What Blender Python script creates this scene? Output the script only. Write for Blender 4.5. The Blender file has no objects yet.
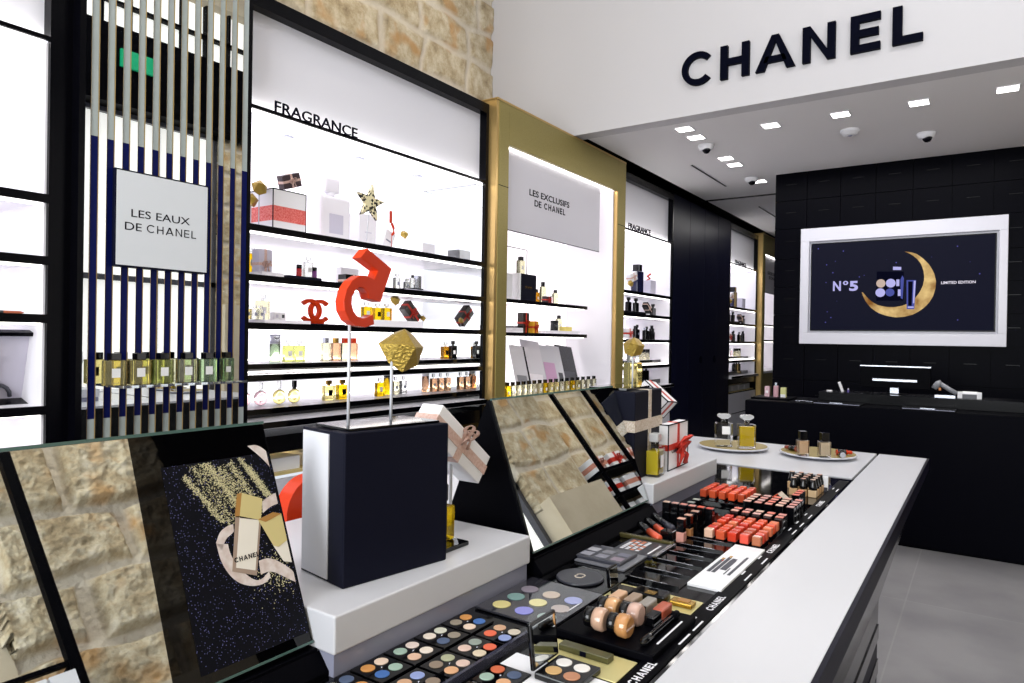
import bpy, math, random
from mathutils import Vector, Matrix, noise
random.seed(7)
D = bpy.data
sc = bpy.context.scene
col = sc.collection
PI = math.pi

# ------------------------------------------------------------------ camera
YAW, PITCH, ROLL, FPX = 0.601566, -0.0041062, 0.0161266, 689.46
fw = Vector((-math.sin(YAW)*math.cos(PITCH), math.cos(YAW)*math.cos(PITCH), math.sin(PITCH)))
rt = Vector((math.cos(YAW), math.sin(YAW), 0)); up = rt.cross(fw)
CR = rt*math.cos(ROLL)+up*math.sin(ROLL); CU = up*math.cos(ROLL)-rt*math.sin(ROLL)
cd = D.cameras.new('camera'); cam = D.objects.new('camera', cd); col.objects.link(cam)
cam.matrix_world = Matrix(((CR.x, CU.x, -fw.x, 0), (CR.y, CU.y, -fw.y, 0), (CR.z, CU.z, -fw.z, 1.45), (0, 0, 0, 1)))
cd.sensor_width = 36; cd.lens = FPX/1024*36; cd.clip_start = .02
cd.dof.use_dof = False
sc.camera = cam

# ------------------------------------------------------------------ world, exposure
w = D.worlds.new('world'); sc.world = w; w.use_nodes = True
w.node_tree.nodes['Background'].inputs[0].default_value = (.86, .92, 1, 1)
w.node_tree.nodes['Background'].inputs[1].default_value = .9
vs = sc.view_settings
vs.view_transform = 'Standard'; vs.look = 'None'; vs.gamma = 1; vs.use_curve_mapping = False
vs.exposure = 0.0
try:
    sc.cycles.use_denoising = True
    sc.cycles.max_bounces = 10; sc.cycles.transparent_max_bounces = 12; sc.cycles.sample_clamp_indirect = 6
    sc.cycles.caustics_reflective = False; sc.cycles.caustics_refractive = False
except Exception: pass

def area(name, loc, target, sx, sy, power, color=(1, 1, 1), spread=180):
    l = D.lights.new(name, 'AREA'); l.shape = 'RECTANGLE'; l.size = sx; l.size_y = sy
    l.energy = power; l.color = color; l.spread = math.radians(spread)
    o = D.objects.new(name, l); col.objects.link(o); o.location = loc
    o.rotation_euler = (Vector(target)-Vector(loc)).to_track_quat('-Z', 'Y').to_euler()
    return o
def spot(name, loc, target, power, ang, color=(1, 1, 1), blend=.6, rad=.04):
    l = D.lights.new(name, 'SPOT'); l.energy = power; l.spot_size = math.radians(ang); l.spot_blend = blend
    l.color = color; l.shadow_soft_size = rad
    o = D.objects.new(name, l); col.objects.link(o); o.location = loc
    o.rotation_euler = (Vector(target)-Vector(loc)).to_track_quat('-Z', 'Y').to_euler()
    return o
area('hall_ceiling_light', (-.5, 1.4, 5.3), (-.5, 1.4, 0), 2.6, 3.2, 35, (1, .98, .96))
area('bulkhead_wash', (.6, 3.2, 5.2), (.2, 5.2, 3.8), 1.2, .5, 22, (1, 1, 1))
area('front_fill', (-.6, -3.8, 2.2), (-.6, 5, 3.6), 3.6, 3.0, 330, (.95, .98, 1))  # added fill behind the camera, lifts camera-facing sides and the ceiling
area('reception_ceiling_light', (-.9, 6.5, 3.16), (-.9, 6.5, 0), 2.4, 1.2, 40, (1, .98, .97))
area('opposite_niche_light', (1.1, 6.6, 3.1), (1.8, 6.7, 1.6), .3, 1.2, 16, (1, .92, .8))
area('corridor_ceiling_light', (-2.3, 9.5, 3.15), (-2.3, 9.5, 0), .5, 2.5, 16, (1, .97, .94))
for y in (.9, 2.4, 3.7):
    spot('wall_washer', (-2.3, y, 4.9), (-3.9, y+.2, 3.5), 40, 70, (1, .9, .74))
for y in (.9, 2.0, 4.9):
    spot('wall_washer', (.55, y, 4.6), (1.6, y+.1, 2.3), 48, 62, (1, .9, .76))
for y in (1.0, 1.9, 2.7):
    spot('counter_spot', (-.1, y, 5.0), (-.78, y, 1.0), 75, 40, (1, .98, .95))

# ------------------------------------------------------------------ materials
def lin(h):
    h = h.lstrip('#'); v = [int(h[i:i+2], 16)/255 for i in (0, 2, 4)]
    return tuple(((c+.055)/1.055)**2.4 if c > .04045 else c/12.92 for c in v)+(1,)
MC = {}
def mat(name, color='#808080', rough=.5, metal=0, trans=0, ior=1.45, emit=None, es=0, coat=0, alpha=1, spec=.5, noisec=None, nscale=20, bump=0, bscale=60):
    if name in MC: return MC[name]
    m = D.materials.new(name); m.use_nodes = True; nt = m.node_tree; b = nt.nodes['Principled BSDF']
    b.inputs['Base Color'].default_value = lin(color)
    b.inputs['Roughness'].default_value = rough; b.inputs['Metallic'].default_value = metal
    b.inputs['Transmission Weight'].default_value = trans; b.inputs['IOR'].default_value = ior
    b.inputs['Coat Weight'].default_value = coat; b.inputs['Alpha'].default_value = alpha
    b.inputs['Specular IOR Level'].default_value = spec
    if emit: b.inputs['Emission Color'].default_value = lin(emit); b.inputs['Emission Strength'].default_value = es
    if noisec or bump:
        tc = nt.nodes.new('ShaderNodeTexCoord')
        if noisec:
            n = nt.nodes.new('ShaderNodeTexNoise'); n.inputs['Scale'].default_value = nscale; n.inputs['Detail'].default_value = 6
            r = nt.nodes.new('ShaderNodeValToRGB'); r.color_ramp.elements[0].position = .35; r.color_ramp.elements[1].position = .68
            r.color_ramp.elements[0].color = lin(color); r.color_ramp.elements[1].color = lin(noisec)
            nt.links.new(tc.outputs['Object'], n.inputs['Vector']); nt.links.new(n.outputs['Fac'], r.inputs['Fac'])
            nt.links.new(r.outputs['Color'], b.inputs['Base Color'])
        if bump:
            n2 = nt.nodes.new('ShaderNodeTexNoise'); n2.inputs['Scale'].default_value = bscale; n2.inputs['Detail'].default_value = 4
            bp = nt.nodes.new('ShaderNodeBump'); bp.inputs['Strength'].default_value = bump; bp.inputs['Distance'].default_value = .01
            nt.links.new(tc.outputs['Object'], n2.inputs['Vector']); nt.links.new(n2.outputs['Fac'], bp.inputs['Height'])
            nt.links.new(bp.outputs['Normal'], b.inputs['Normal'])
    MC[name] = m
    return m
WHITE = mat('white_paint', '#e9e9ee', .55)
CEIL = mat('ceiling_paint', '#efedee', .8)
BLK = mat('black_lacquer', '#040408', .25, spec=.12)
BLKM = mat('black_satin', '#050509', .45, spec=.03)
NAVY = mat('navy_satin', '#0b0d22', .35, spec=.08)
NAVYP = mat('navy_paper', '#0a0c1c', .55, spec=.12)
PLEX = mat('black_acrylic', '#030305', .05, spec=.4)
SOLID = mat('white_solid_surface', '#cdced4', .3)
GREYP = mat('grey_gloss_plinth', '#8e90a4', .18)
OLIVE = mat('gold_woven_panel', '#9c8f55', .45, metal=.4, noisec='#8a7d45', nscale=160)
BRASS = mat('brushed_brass', '#c6a66a', .33, metal=.75)
GOLD = mat('gold_leaf', '#a98f45', .33, metal=.9, bump=.5, bscale=240)
GOLDP = mat('gold_plate', '#94803a', .42, metal=.45)
RED = mat('red_gloss', '#c4330a', .22, spec=.3)
REDR = mat('red_ribbon', '#c2301f', .5)
def thin_glass():
    m = D.materials.new('clear_glass'); m.use_nodes = True; nt = m.node_tree; nt.nodes.remove(nt.nodes['Principled BSDF'])
    t = nt.nodes.new('ShaderNodeBsdfTransparent'); t.inputs[0].default_value = (.985, .99, .99, 1); g = nt.nodes.new('ShaderNodeBsdfGlossy'); g.inputs['Roughness'].default_value = .03
    f = nt.nodes.new('ShaderNodeFresnel'); f.inputs[0].default_value = 1.5; x = nt.nodes.new('ShaderNodeMixShader')
    nt.links.new(f.outputs[0], x.inputs[0]); nt.links.new(t.outputs[0], x.inputs[1]); nt.links.new(g.outputs[0], x.inputs[2]); nt.links.new(x.outputs[0], nt.nodes['Material Output'].inputs[0]); return m
GLASS = thin_glass()
CRYST = mat('cut_crystal', '#f6f8fa', .08, trans=.5, ior=1.3)
ACRYL = mat('clear_acrylic', '#f4f8ff', .03, trans=.92, ior=1.3)
MIRR = mat('mirror', '#dfe3e2', .01, metal=1)
MIRD = mat('tinted_mirror', '#9c978f', .02, metal=1)
CHROME = mat('chrome', '#d5d3cc', .06, metal=1)
SILVER = mat('silver', '#b9bcc6', .25, metal=.9)
LIT = mat('backlit_panel', '#f3f2f6', .5, emit='#f5f3fb', es=.95)
LITC = mat('backlit_cream_panel', '#f1eef0', .5, emit='#f7f2f4', es=.9)
HEAD = mat('header_panel_white', '#dfdfe8', .45)
LED = mat('led_strip', '#ffffff', .5, emit='#fffaf2', es=9)
FRONT_FILL = mat('front_fill_strip', '#ffffff', .5, emit='#fffaf2', es=5)  # glow of the added fill strips at the shelf fronts
ROD = mat('frosted_rod', '#c5c8d0', .25)
LEDW = mat('warm_led_strip', '#ffffff', .5, emit='#ffdf9a', es=7)
LAMP = mat('downlight_glow', '#ffffff', .5, emit='#fffaf5', es=14)
SHELFW = mat('shelf_white', '#eceaf0', .35)
LILAC = mat('lilac_paper', '#c9c6d6', .6)
PAPER = mat('white_paper', '#eeeef2', .6)
PINKR = mat('pale_pink_ribbon', '#d9bdb4', .5, noisec='#c7a193', nscale=200)
CREAMR = mat('cream_ribbon', '#d8cfc6', .5, noisec='#b9a78e', nscale=240)
GREY = mat('dark_grey_plastic', '#3c3d46', .3)
GREYM = mat('mid_grey_board', '#74757d', .35)
YEL = mat('yellow_perfume', '#ffd21a', .04, trans=.85, ior=1.25)
PYEL = mat('pale_yellow_perfume', '#fbeb9a', .04, trans=.85, ior=1.25)
LYEL = mat('light_straw_perfume', '#faf6cf', .04, trans=.85, ior=1.25)
GREENP = mat('green_yellow_perfume', '#e8f08c', .04, trans=.85, ior=1.25)
GREENT = mat('green_perfume', '#c4e2b4', .04, trans=.85, ior=1.25)
PEACH = mat('peach_perfume', '#f1bd92', .04, trans=.85, ior=1.25)
PINKP = mat('pink_perfume', '#ecc9cc', .04, trans=.85, ior=1.25)
CLEARP = mat('clear_perfume', '#f0f2ee', .04, trans=.85, ior=1.25)
AMBER = mat('amber_perfume', '#c88a1c', .04, trans=.7, ior=1.25)
BODYBLK = mat('black_glass', '#08080b', .06)
GOLDC = mat('gold_cap', '#b48f3e', .25, metal=.9)
LABEL = mat('label_white', '#f0f0f0', .6)
INK = mat('ink_black', '#080a18', .5, spec=.02)
WINK = mat('ink_white', '#e8e8ee', .5)
BEIGE = mat('beige_liquid', '#dcb48b', .3)

def stone_mat():
    m = D.materials.new('rough_stone'); m.use_nodes = True; nt = m.node_tree; b = nt.nodes['Principled BSDF']; N = nt.nodes.new; L = nt.links.new
    b.inputs['Roughness'].default_value = .9
    at = N('ShaderNodeAttribute'); at.attribute_name = 'tone'
    tc = N('ShaderNodeTexCoord'); n = N('ShaderNodeTexNoise'); n.inputs['Scale'].default_value = 7; n.inputs['Detail'].default_value = 13; n.inputs['Roughness'].default_value = .7
    L(tc.outputs['Object'], n.inputs['Vector'])
    r = N('ShaderNodeValToRGB'); e = r.color_ramp.elements; e[0].position = .3; e[0].color = lin('#8a795f'); e[1].position = .72; e[1].color = lin('#e6ddcb')
    x = e.new(.44); x.color = lin('#b3a283'); x = e.new(.56); x.color = lin('#cbbfa5')
    L(n.outputs['Fac'], r.inputs['Fac'])
    n3 = N('ShaderNodeTexNoise'); n3.inputs['Scale'].default_value = 4; L(tc.outputs['Object'], n3.inputs['Vector'])
    r3 = N('ShaderNodeValToRGB'); r3.color_ramp.elements[0].position = .58; r3.color_ramp.elements[1].position = .68
    r3.color_ramp.elements[1].color = (.75, .75, .75, 1)
    L(n3.outputs['Fac'], r3.inputs['Fac'])
    mo = N('ShaderNodeMix'); mo.data_type = 'RGBA'; mo.inputs['B'].default_value = lin('#b98d55'); L(r3.outputs['Color'], mo.inputs['Factor']); L(r.outputs['Color'], mo.inputs['A'])
    mx = N('ShaderNodeMix'); mx.data_type = 'RGBA'; mx.inputs['B'].default_value = lin('#d3cabb'); L(at.outputs['Fac'], mx.inputs['Factor']); L(mo.outputs['Result'], mx.inputs['A'])
    L(mx.outputs['Result'], b.inputs['Base Color'])
    n2 = N('ShaderNodeTexNoise'); n2.inputs['Scale'].default_value = 45; n2.inputs['Detail'].default_value = 8; L(tc.outputs['Object'], n2.inputs['Vector'])
    bp = N('ShaderNodeBump'); bp.inputs['Strength'].default_value = .8; bp.inputs['Distance'].default_value = .012; L(n2.outputs['Fac'], bp.inputs['Height']); L(bp.outputs['Normal'], b.inputs['Normal'])
    return m
STONE = stone_mat()
PLASTER = mat('smooth_limestone', '#c9bda6', .7, noisec='#beb199', nscale=5)
def floor_mat():
    m = mat('concrete_tile_floor', '#98979a', .35, noisec='#848387', nscale=2.2); nt = m.node_tree; b = nt.nodes['Principled BSDF']
    tc = nt.nodes.new('ShaderNodeTexCoord'); br = nt.nodes.new('ShaderNodeTexBrick'); br.offset = 0; br.inputs['Scale'].default_value = 1
    br.inputs['Brick Width'].default_value = 1.2; br.inputs['Row Height'].default_value = 1.2; br.inputs['Mortar Size'].default_value = .004
    br.inputs['Color1'].default_value = (1, 1, 1, 1); br.inputs['Color2'].default_value = (.93, .93, .93, 1); br.inputs['Mortar'].default_value = (1.15, 1.15, 1.13, 1)
    mp = nt.nodes.new('ShaderNodeMapping'); mp.inputs['Location'].default_value = (.35, .3, 0)
    nt.links.new(tc.outputs['Object'], mp.inputs['Vector']); nt.links.new(mp.outputs['Vector'], br.inputs['Vector'])
    src = b.inputs['Base Color'].links[0].from_socket
    mx = nt.nodes.new('ShaderNodeMix'); mx.data_type = 'RGBA'; mx.blend_type = 'MULTIPLY'; mx.inputs['Factor'].default_value = 1
    nt.links.new(src, mx.inputs['A']); nt.links.new(br.outputs['Color'], mx.inputs['B']); nt.links.new(mx.outputs['Result'], b.inputs['Base Color'])
    return m
FLOOR = floor_mat()

# ------------------------------------------------------------------ mesh helpers
class MB:
    def __init__(s): s.v = []; s.f = []; s.m = []; s.X = Matrix.Identity(4)
    def add(s, vs_, fs, m=0):
        o = len(s.v); s.v += [tuple(s.X @ Vector(p)) for p in vs_]; s.f += [tuple(i+o for i in f) for f in fs]; s.m += [m]*len(fs); return s
    def box(s, x0, x1, y0, y1, z0, z1, m=0):
        x0, x1 = sorted((x0, x1)); y0, y1 = sorted((y0, y1)); z0, z1 = sorted((z0, z1))
        return s.add([(x0, y0, z0), (x1, y0, z0), (x1, y1, z0), (x0, y1, z0), (x0, y0, z1), (x1, y0, z1), (x1, y1, z1), (x0, y1, z1)],
                     [(0, 3, 2, 1), (4, 5, 6, 7), (0, 1, 5, 4), (1, 2, 6, 5), (2, 3, 7, 6), (3, 0, 4, 7)], m)
    def cbox(s, cx, cy, z0, w_, d_, h, m=0): return s.box(cx-w_/2, cx+w_/2, cy-d_/2, cy+d_/2, z0, z0+h, m)
    def lathe(s, prof, n=20, m=0, cx=0, cy=0, axis='Z', sy=1):
        vs_ = []; fs = []
        for r, z in prof:
            for k in range(n):
                a = 2*PI*k/n; p = (r*math.cos(a), r*math.sin(a)*sy, z)
                if axis == 'X': p = (p[2], p[0], p[1])
                if axis == 'Y': p = (p[1], p[2], p[0])
                vs_.append((p[0]+cx, p[1]+cy, p[2]))
        for i in range(len(prof)-1):
            for k in range(n):
                a, b = i*n+k, i*n+(k+1) % n; fs.append((a, b, b+n, a+n))
        fs.append(tuple(range(n))[::-1]); fs.append(tuple(range((len(prof)-1)*n, len(prof)*n)))
        return s.add(vs_, fs, m)
    def cyl(s, cx, cy, z0, r, h, m=0, n=20): return s.lathe([(r, z0), (r, z0+h)], n, m, cx, cy)
    def prism(s, poly, h0, h1, plane='XY', m=0):
        # plane names the two axes of poly; extruded along the third
        def q(p, h): return {'XY': (p[0], p[1], h), 'YZ': (h, p[0], p[1]), 'XZ': (p[0], h, p[1])}[plane]
        n = len(poly); vs_ = [q(p, h0) for p in poly]+[q(p, h1) for p in poly]
        return s.add(vs_, [tuple(range(n))[::-1], tuple(range(n, 2*n))]+[(i, (i+1) % n, (i+1) % n+n, i+n) for i in range(n)], m)
    def tube(s, pts, r, n=8, m=0, flat=None):
        vs_ = []; fs = []; P_ = [Vector(p) for p in pts]
        for i, p in enumerate(P_):
            t = (P_[min(i+1, len(P_)-1)]-P_[max(i-1, 0)]).normalized()
            a = t.cross(Vector((0, 0, 1))); a = a.normalized() if a.length > 1e-3 else Vector((1, 0, 0)); b = t.cross(a)
            for k in range(n):
                g = 2*PI*k/n; vs_.append(tuple(p+a*r*math.cos(g)+b*r*math.sin(g)*(flat or 1)))
        for i in range(len(P_)-1):
            for k in range(n):
                a, b = i*n+k, i*n+(k+1) % n; fs.append((a, b, b+n, a+n))
        fs.append(tuple(range(n))[::-1]); fs.append(tuple(range((len(P_)-1)*n, len(P_)*n)))
        return s.add(vs_, fs, m)
    def build(s, name, mats, parent=None, smooth=False, bevel=0, seg=2):
        me = D.meshes.new(name); me.from_pydata(s.v, [], s.f)
        for m in (mats if isinstance(mats, (list, tuple)) else [mats]): me.materials.append(m)
        me.polygons.foreach_set('material_index', s.m)
        if smooth: me.polygons.foreach_set('use_smooth', [len(f) == 4 for f in s.f])
        me.update(); me.validate()
        import bmesh
        bm = bmesh.new(); bm.from_mesh(me); bmesh.ops.recalc_face_normals(bm, faces=bm.faces); bm.to_mesh(me); bm.free()
        o = D.objects.new(name, me); col.objects.link(o)
        if parent: o.parent = parent
        if bevel:
            b = o.modifiers.new('bevel', 'BEVEL'); b.width = bevel; b.segments = seg; b.limit_method = 'ANGLE'
        return o
def B(*a, **k): return MB().box(*a, **k)
def tag(o, label, cat, group=None, kind=None):
    if label: o['label'] = label
    if cat: o['category'] = cat
    if group: o['group'] = group
    if kind: o['kind'] = kind
    return o
def thing(name, label, cat, loc=(0, 0, 0), rz=0, group=None, rot=None):
    o = D.objects.new(name, None); col.objects.link(o); o.location = loc; o.rotation_euler = rot or (0, 0, rz); o.empty_display_size = .02
    return tag(o, label, cat, group)
def struct(o, label=None):
    o['kind'] = 'structure'
    if label: o['label'] = label
    return o
ORD = ['first', 'second', 'third', 'fourth', 'fifth', 'sixth', 'seventh', 'eighth', 'ninth', 'tenth', 'eleventh', 'twelfth', 'thirteenth', 'fourteenth', 'fifteenth', 'sixteenth', 'seventeenth', 'eighteenth']
TOX = Matrix(((0, 0, 1, 0), (1, 0, 0, 0), (0, 1, 0, 0), (0, 0, 0, 1)))      # reads along +Y on a face looking +X
TOY = Matrix(((1, 0, 0, 0), (0, 0, -1, 0), (0, 1, 0, 0), (0, 0, 0, 1)))     # reads along +X on a face looking -Y
TOZ = Matrix(((0, -1, 0, 0), (1, 0, 0, 0), (0, 0, 1, 0), (0, 0, 0, 1)))     # lies flat, reads along +Y
def text(body, size, loc, R, m, parent=None, name='lettering', ext=.0008, bold=0, sx=1, align='CENTER', spacing=1):
    c = D.curves.new('t', 'FONT'); c.body = body; c.size = size; c.extrude = ext; c.offset = bold; c.align_x = align; c.align_y = 'CENTER'; c.space_character = spacing; c.resolution_u = 4
    t = D.objects.new('t', c); col.objects.link(t)
    bpy.context.view_layer.update()
    me = D.meshes.new_from_object(t.evaluated_get(bpy.context.evaluated_depsgraph_get()))
    D.objects.remove(t); me.name = name; me.materials.clear(); me.materials.append(m)
    me.transform(Matrix.Translation(loc) @ R @ Matrix.Diagonal((sx, 1, 1, 1)))
    o = D.objects.new(name, me); col.objects.link(o)
    if parent: o.parent = parent
    return o
def fit(body, u0, u1, v0, v1, R, off, m, parent, ext=.0008, bold=0):
    '''text stretched to fill a rectangle of the face; off = distance of that face along its normal'''
    o = text(body, 1, (0, 0, 0), Matrix.Identity(4), m, parent, ext=.0, bold=bold)
    xs_ = [v.co.x for v in o.data.vertices]; ys_ = [v.co.y for v in o.data.vertices]; a, b, c, d = min(xs_), max(xs_), min(ys_), max(ys_)
    o.data.transform(R @ Matrix.Translation((u0, v0, off)) @ Matrix.Diagonal(((u1-u0)/(b-a), (v1-v0)/(d-c), 1, 1)) @ Matrix.Translation((-a, -c, 0)))
    s_ = o.modifiers.new('relief', 'SOLIDIFY'); s_.thickness = ext; s_.offset = 0
    return o
def fitword(u0, u1, v0, v1, R, off, m, parent, t=.17, ext=.0008, gap=.24):
    M = MB(); tot = sum(capital(c, t)[1] for c in WORD)+gap*(len(WORD)-1); x = 0; M.X = R @ Matrix.Translation((0, 0, off))
    for c in WORD:
        polys, w_ = capital(c, t)
        for p in polys: M.prism([(u0+(x+a)/tot*(u1-u0), v0+b*(v1-v0)) for a, b in p], 0, ext)
        x += w_+gap
    return M.build('lettering', m, parent)
# block capitals with even heavy strokes, unit height
def stroke(p, q, t):
    p = Vector(p); q = Vector(q); d = (q-p).normalized(); n = Vector((-d.y, d.x))*t/2
    return [tuple(p-n), tuple(q-n), tuple(q+n), tuple(p+n)]
def arc(cx, cy, r, t, a0, a1, n=28):
    o = [(cx+(r)*math.cos(math.radians(a0+(a1-a0)*i/n)), cy+r*math.sin(math.radians(a0+(a1-a0)*i/n))) for i in range(n+1)]
    i_ = [(cx+(r-t)*math.cos(math.radians(a0+(a1-a0)*i/n)), cy+(r-t)*math.sin(math.radians(a0+(a1-a0)*i/n))) for i in range(n+1)]
    return [[o[k], o[k+1], i_[k+1], i_[k]] for k in range(n)]
def capital(ch, t=.17):
    w_ = {'C': .95, 'H': .78, 'A': .98, 'N': .82, 'E': .68, 'L': .62}[ch]; R = []
    r = lambda x0, x1, y0, y1: R.append([(x0, y0), (x1, y0), (x1, y1), (x0, y1)])
    if ch == 'C': R = arc(.5, .5, .51, t, 42, 318)
    if ch == 'H': r(0, t, 0, 1); r(w_-t, w_, 0, 1); r(t, w_-t, .5-t/2, .5+t/2)
    if ch == 'E': r(0, t, 0, 1); r(t, w_, 0, t); r(t, w_-.04, .5-t/2, .5+t/2); r(t, w_, 1-t, 1)
    if ch == 'L': r(0, t, 0, 1); r(t, w_, 0, t)
    if ch == 'N': r(0, t, 0, 1); r(w_-t, w_, 0, 1); R.append([(t, 1), (t, 1-t*1.45), (w_-t, 0), (w_-t, t*1.45)])
    if ch == 'A': R = [[(0, 0), (t*1.1, 0), (w_/2+.005, .82), (w_/2-.09, 1)], [(w_-t*1.1, 0), (w_, 0), (w_/2+.09, 1), (w_/2-.005, .82)], [(w_/2-.09, 1), (w_/2, .8), (w_/2+.09, 1)], [(.2, .22), (.78, .22), (.72, .22+t*.9), (.26, .22+t*.9)]]
    return R, w_
WORD = 'CHANEL'
def word(M, h, loc, R, ext=.0008, gap=.24, sx=1, t=.17, m=0, letters=None):
    x = 0; tot = sum(capital(c, t)[1] for c in WORD)+gap*(len(WORD)-1)
    for c in WORD:
        polys, w_ = capital(c, t); MM = M if letters is None else MB()
        MM.X = Matrix.Translation(loc) @ R
        for p in polys: MM.prism([((x+a-tot/2)*h*sx, (b-.5)*h) for a, b in p], 0, ext, 'XY', m)
        if letters is not None: letters.append(MM)
        x += w_+gap
    M.X = Matrix.Identity(4)

# ------------------------------------------------------------------ setting
struct(B(-4.2, 3.2, -4, 14.4, -.1, 0).build('floor', FLOOR))
struct(B(-2.9, 3.2, 5.352, 14.4, 3.21, 3.5).build('ceiling', CEIL))
struct(B(-4.3, 3.2, -4, 5.2, 5.6, 5.7).build('ceiling_hall', CEIL))
struct(B(-3.95, 3.2, 5.2, 5.35, 3.21, 5.6).build('wall_front', mat('bulkhead_paint', '#cfcdd0', .6)), 'white bulkhead face above the reception area')
struct(B(-4.0, -2.9, 5.36, 14.4, 3.5, 3.6).build('ceiling_reveal', BLKM))
struct(B(-2.9, -2.885, 5.36, 14.4, 3.212, 3.5).build('trim_1', BLKM))
struct(B(-4.2, -3.62, 5.2, 14.4, 0, 3.5).build('wall_left_rear', BLKM))
struct(B(-4.2, 3.2, 14.3, 14.4, 0, 3.5).build('wall_far', mat('far_wall_paint', '#b9b4ae', .7)))
struct(B(3.1, 3.2, 5.35, 14.4, 0, 3.5).build('wall_right_rear', BLKM))

def stone_wall(name, xf, sgn, y0, y1, z0, z1, nx, nz, rows, seed, relief=.05):
    """rough stone masonry facing sgn*X; rows = course height"""
    rnd = random.Random(seed); cells = []; z = z0
    while z < z1:
        h = rows*rnd.uniform(.8, 1.25); y = y0-rnd.uniform(0, .3)
        while y < y1:
            L_ = rows*rnd.uniform(1.0, 1.9); cells.append((y, y+L_, z, z+h, rnd.uniform(.25, 1), rnd.uniform(-.35, .35), rnd.uniform(-.35, .35))); y += L_
        z += h
    V = []; T = []
    for j in range(nz+1):
        for i in range(nx+1):
            y = y0+(y1-y0)*i/nx; z = z0+(z1-z0)*j/nz
            q = Vector((y*2.6, z*2.6, seed)); wy = y+.07*noise.noise(q); wz = z+.06*noise.noise(q+Vector((9, 3, 1)))
            d = 0; tone = 1
            for (a, b, c, e, hh, ta, tb) in cells:
                if a <= wy < b and c <= wz < e:
                    m_ = min(wy-a, b-wy, wz-c, e-wz); k = min(1, max(0, (m_-.02)/.03)); k = k*k*(3-2*k)
                    u_ = (wy-a)/(b-a)-.5; v_ = (wz-c)/(e-c)-.5
                    d = k*(hh*.55+.35+ta*u_+tb*v_); tone = 1-min(1, max(0, (m_-.016)/.02)); break
            f = noise.fractal(Vector((y*7, z*7, seed*3)), .9, 2.2, 5)
            g = 1-abs(noise.noise(Vector((y*13, z*13, seed))))*2; g2 = 1-abs(noise.noise(Vector((y*27, z*31, seed+4))))*2
            d = relief*(d*(1+.12*f)+(.16*g+.09*g2)*(1-tone*.7)+.12*noise.noise(Vector((y*3, z*3, 5))))
            V.append((xf+sgn*d, y, z)); T.append(tone*.85)
    F = [(j*(nx+1)+i, j*(nx+1)+i+1, (j+1)*(nx+1)+i+1, (j+1)*(nx+1)+i) for j in range(nz) for i in range(nx)]
    me = D.meshes.new(name); me.from_pydata(V, [], F); me.materials.append(STONE)
    a = me.attributes.new('tone', 'FLOAT', 'POINT'); a.data.foreach_set('value', T)
    me.polygons.foreach_set('use_smooth', [True]*len(F))
    o = D.objects.new(name, me); col.objects.link(o)
    s_ = o.modifiers.new('thick', 'SOLIDIFY'); s_.thickness = .12; s_.offset = 1 if sgn < 0 else -1
    return struct(o)
stone_wall('wall_left', -3.86, 1, .0, 5.2, 2.9, 5.55, 260, 130, .36, 3, .03)
# opposite side of the hall, which the mirrors show
struct(B(1.64, 1.8, -4, 1.15, 0, 5.6).build('wall_right_near', PLASTER))
stone_wall('wall_right', 1.66, -1, 1.15, 2.02, 1.62, 3.7, 130, 280, .40, 11, .075)
stone_wall('wall_right_far', 1.66, -1, 4.8, 5.72, 1.7, 3.7, 90, 180, .36, 23, .035)
struct(B(1.5, 1.8, 2.02, 2.8, 0, 3.8).build('wall_right_pier', BLKM))
struct(B(1.54, 1.8, 1.15, 2.02, 0, 1.74).build('wall_right_base', PLASTER))
struct(B(1.52, 1.8, 4.8, 5.72, 0, 1.80).build('wall_right_base_far', PLASTER))
struct(B(1.64, 1.8, 2.8, 4.8, 0, .5).build('wall_right_sill', PLASTER))
wn = struct(B(1.78, 1.8, 2.8, 4.8, .5, 3.8).build('window_1', mat('daylight_glass', '#ffffff', .3, emit='#f6f3ee', es=1.0)), 'bright shop window opposite the shelves')
M = MB()
for z in (.5, 2.0, 3.75): M.box(1.72, 1.78, 2.8, 4.8, z, z+.06)
for y in (2.8, 3.4, 4.05, 4.74): M.box(1.72, 1.78, y, y+.05, .5, 3.8)
struct(M.build('window_frame', GREY, wn)); wn.children[0].parent = wn
struct(B(1.5, 1.8, 1.15, 5.3, 3.8, 4.6).build('beam', BLKM))
wn2 = struct(B(1.78, 1.8, .8, 5.2, 4.6, 5.3).build('window_2', MC['daylight_glass']), 'high strip window above black beam')
M = MB()
for i in range(16): M.box(1.70, 1.78, .85+i*.29, .875+i*.29, 4.6, 5.3)
M.box(1.70, 1.78, .8, 5.2, 4.92, 4.95)
struct(M.build('window_frame', BLKM, wn2))
struct(B(1.6, 1.8, .8, 5.2, 5.3, 5.6).build('wall_right_top', PLASTER))
sg = thing('exit_sign', 'small green lit sign on the black beam opposite', 'sign', (1.49, 3.75, 4.28))
B(-.02, .01, -.2, .2, -.09, .09).build('sign_body', mat('green_sign', '#0c8a5c', .4, emit='#10a070', es=.45), sg)
# niche wall beyond stone edge
stone_wall('wall_niche', 1.92, -1, 5.72, 7.6, 0, 3.2, 120, 200, .36, 31, .03)

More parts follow.
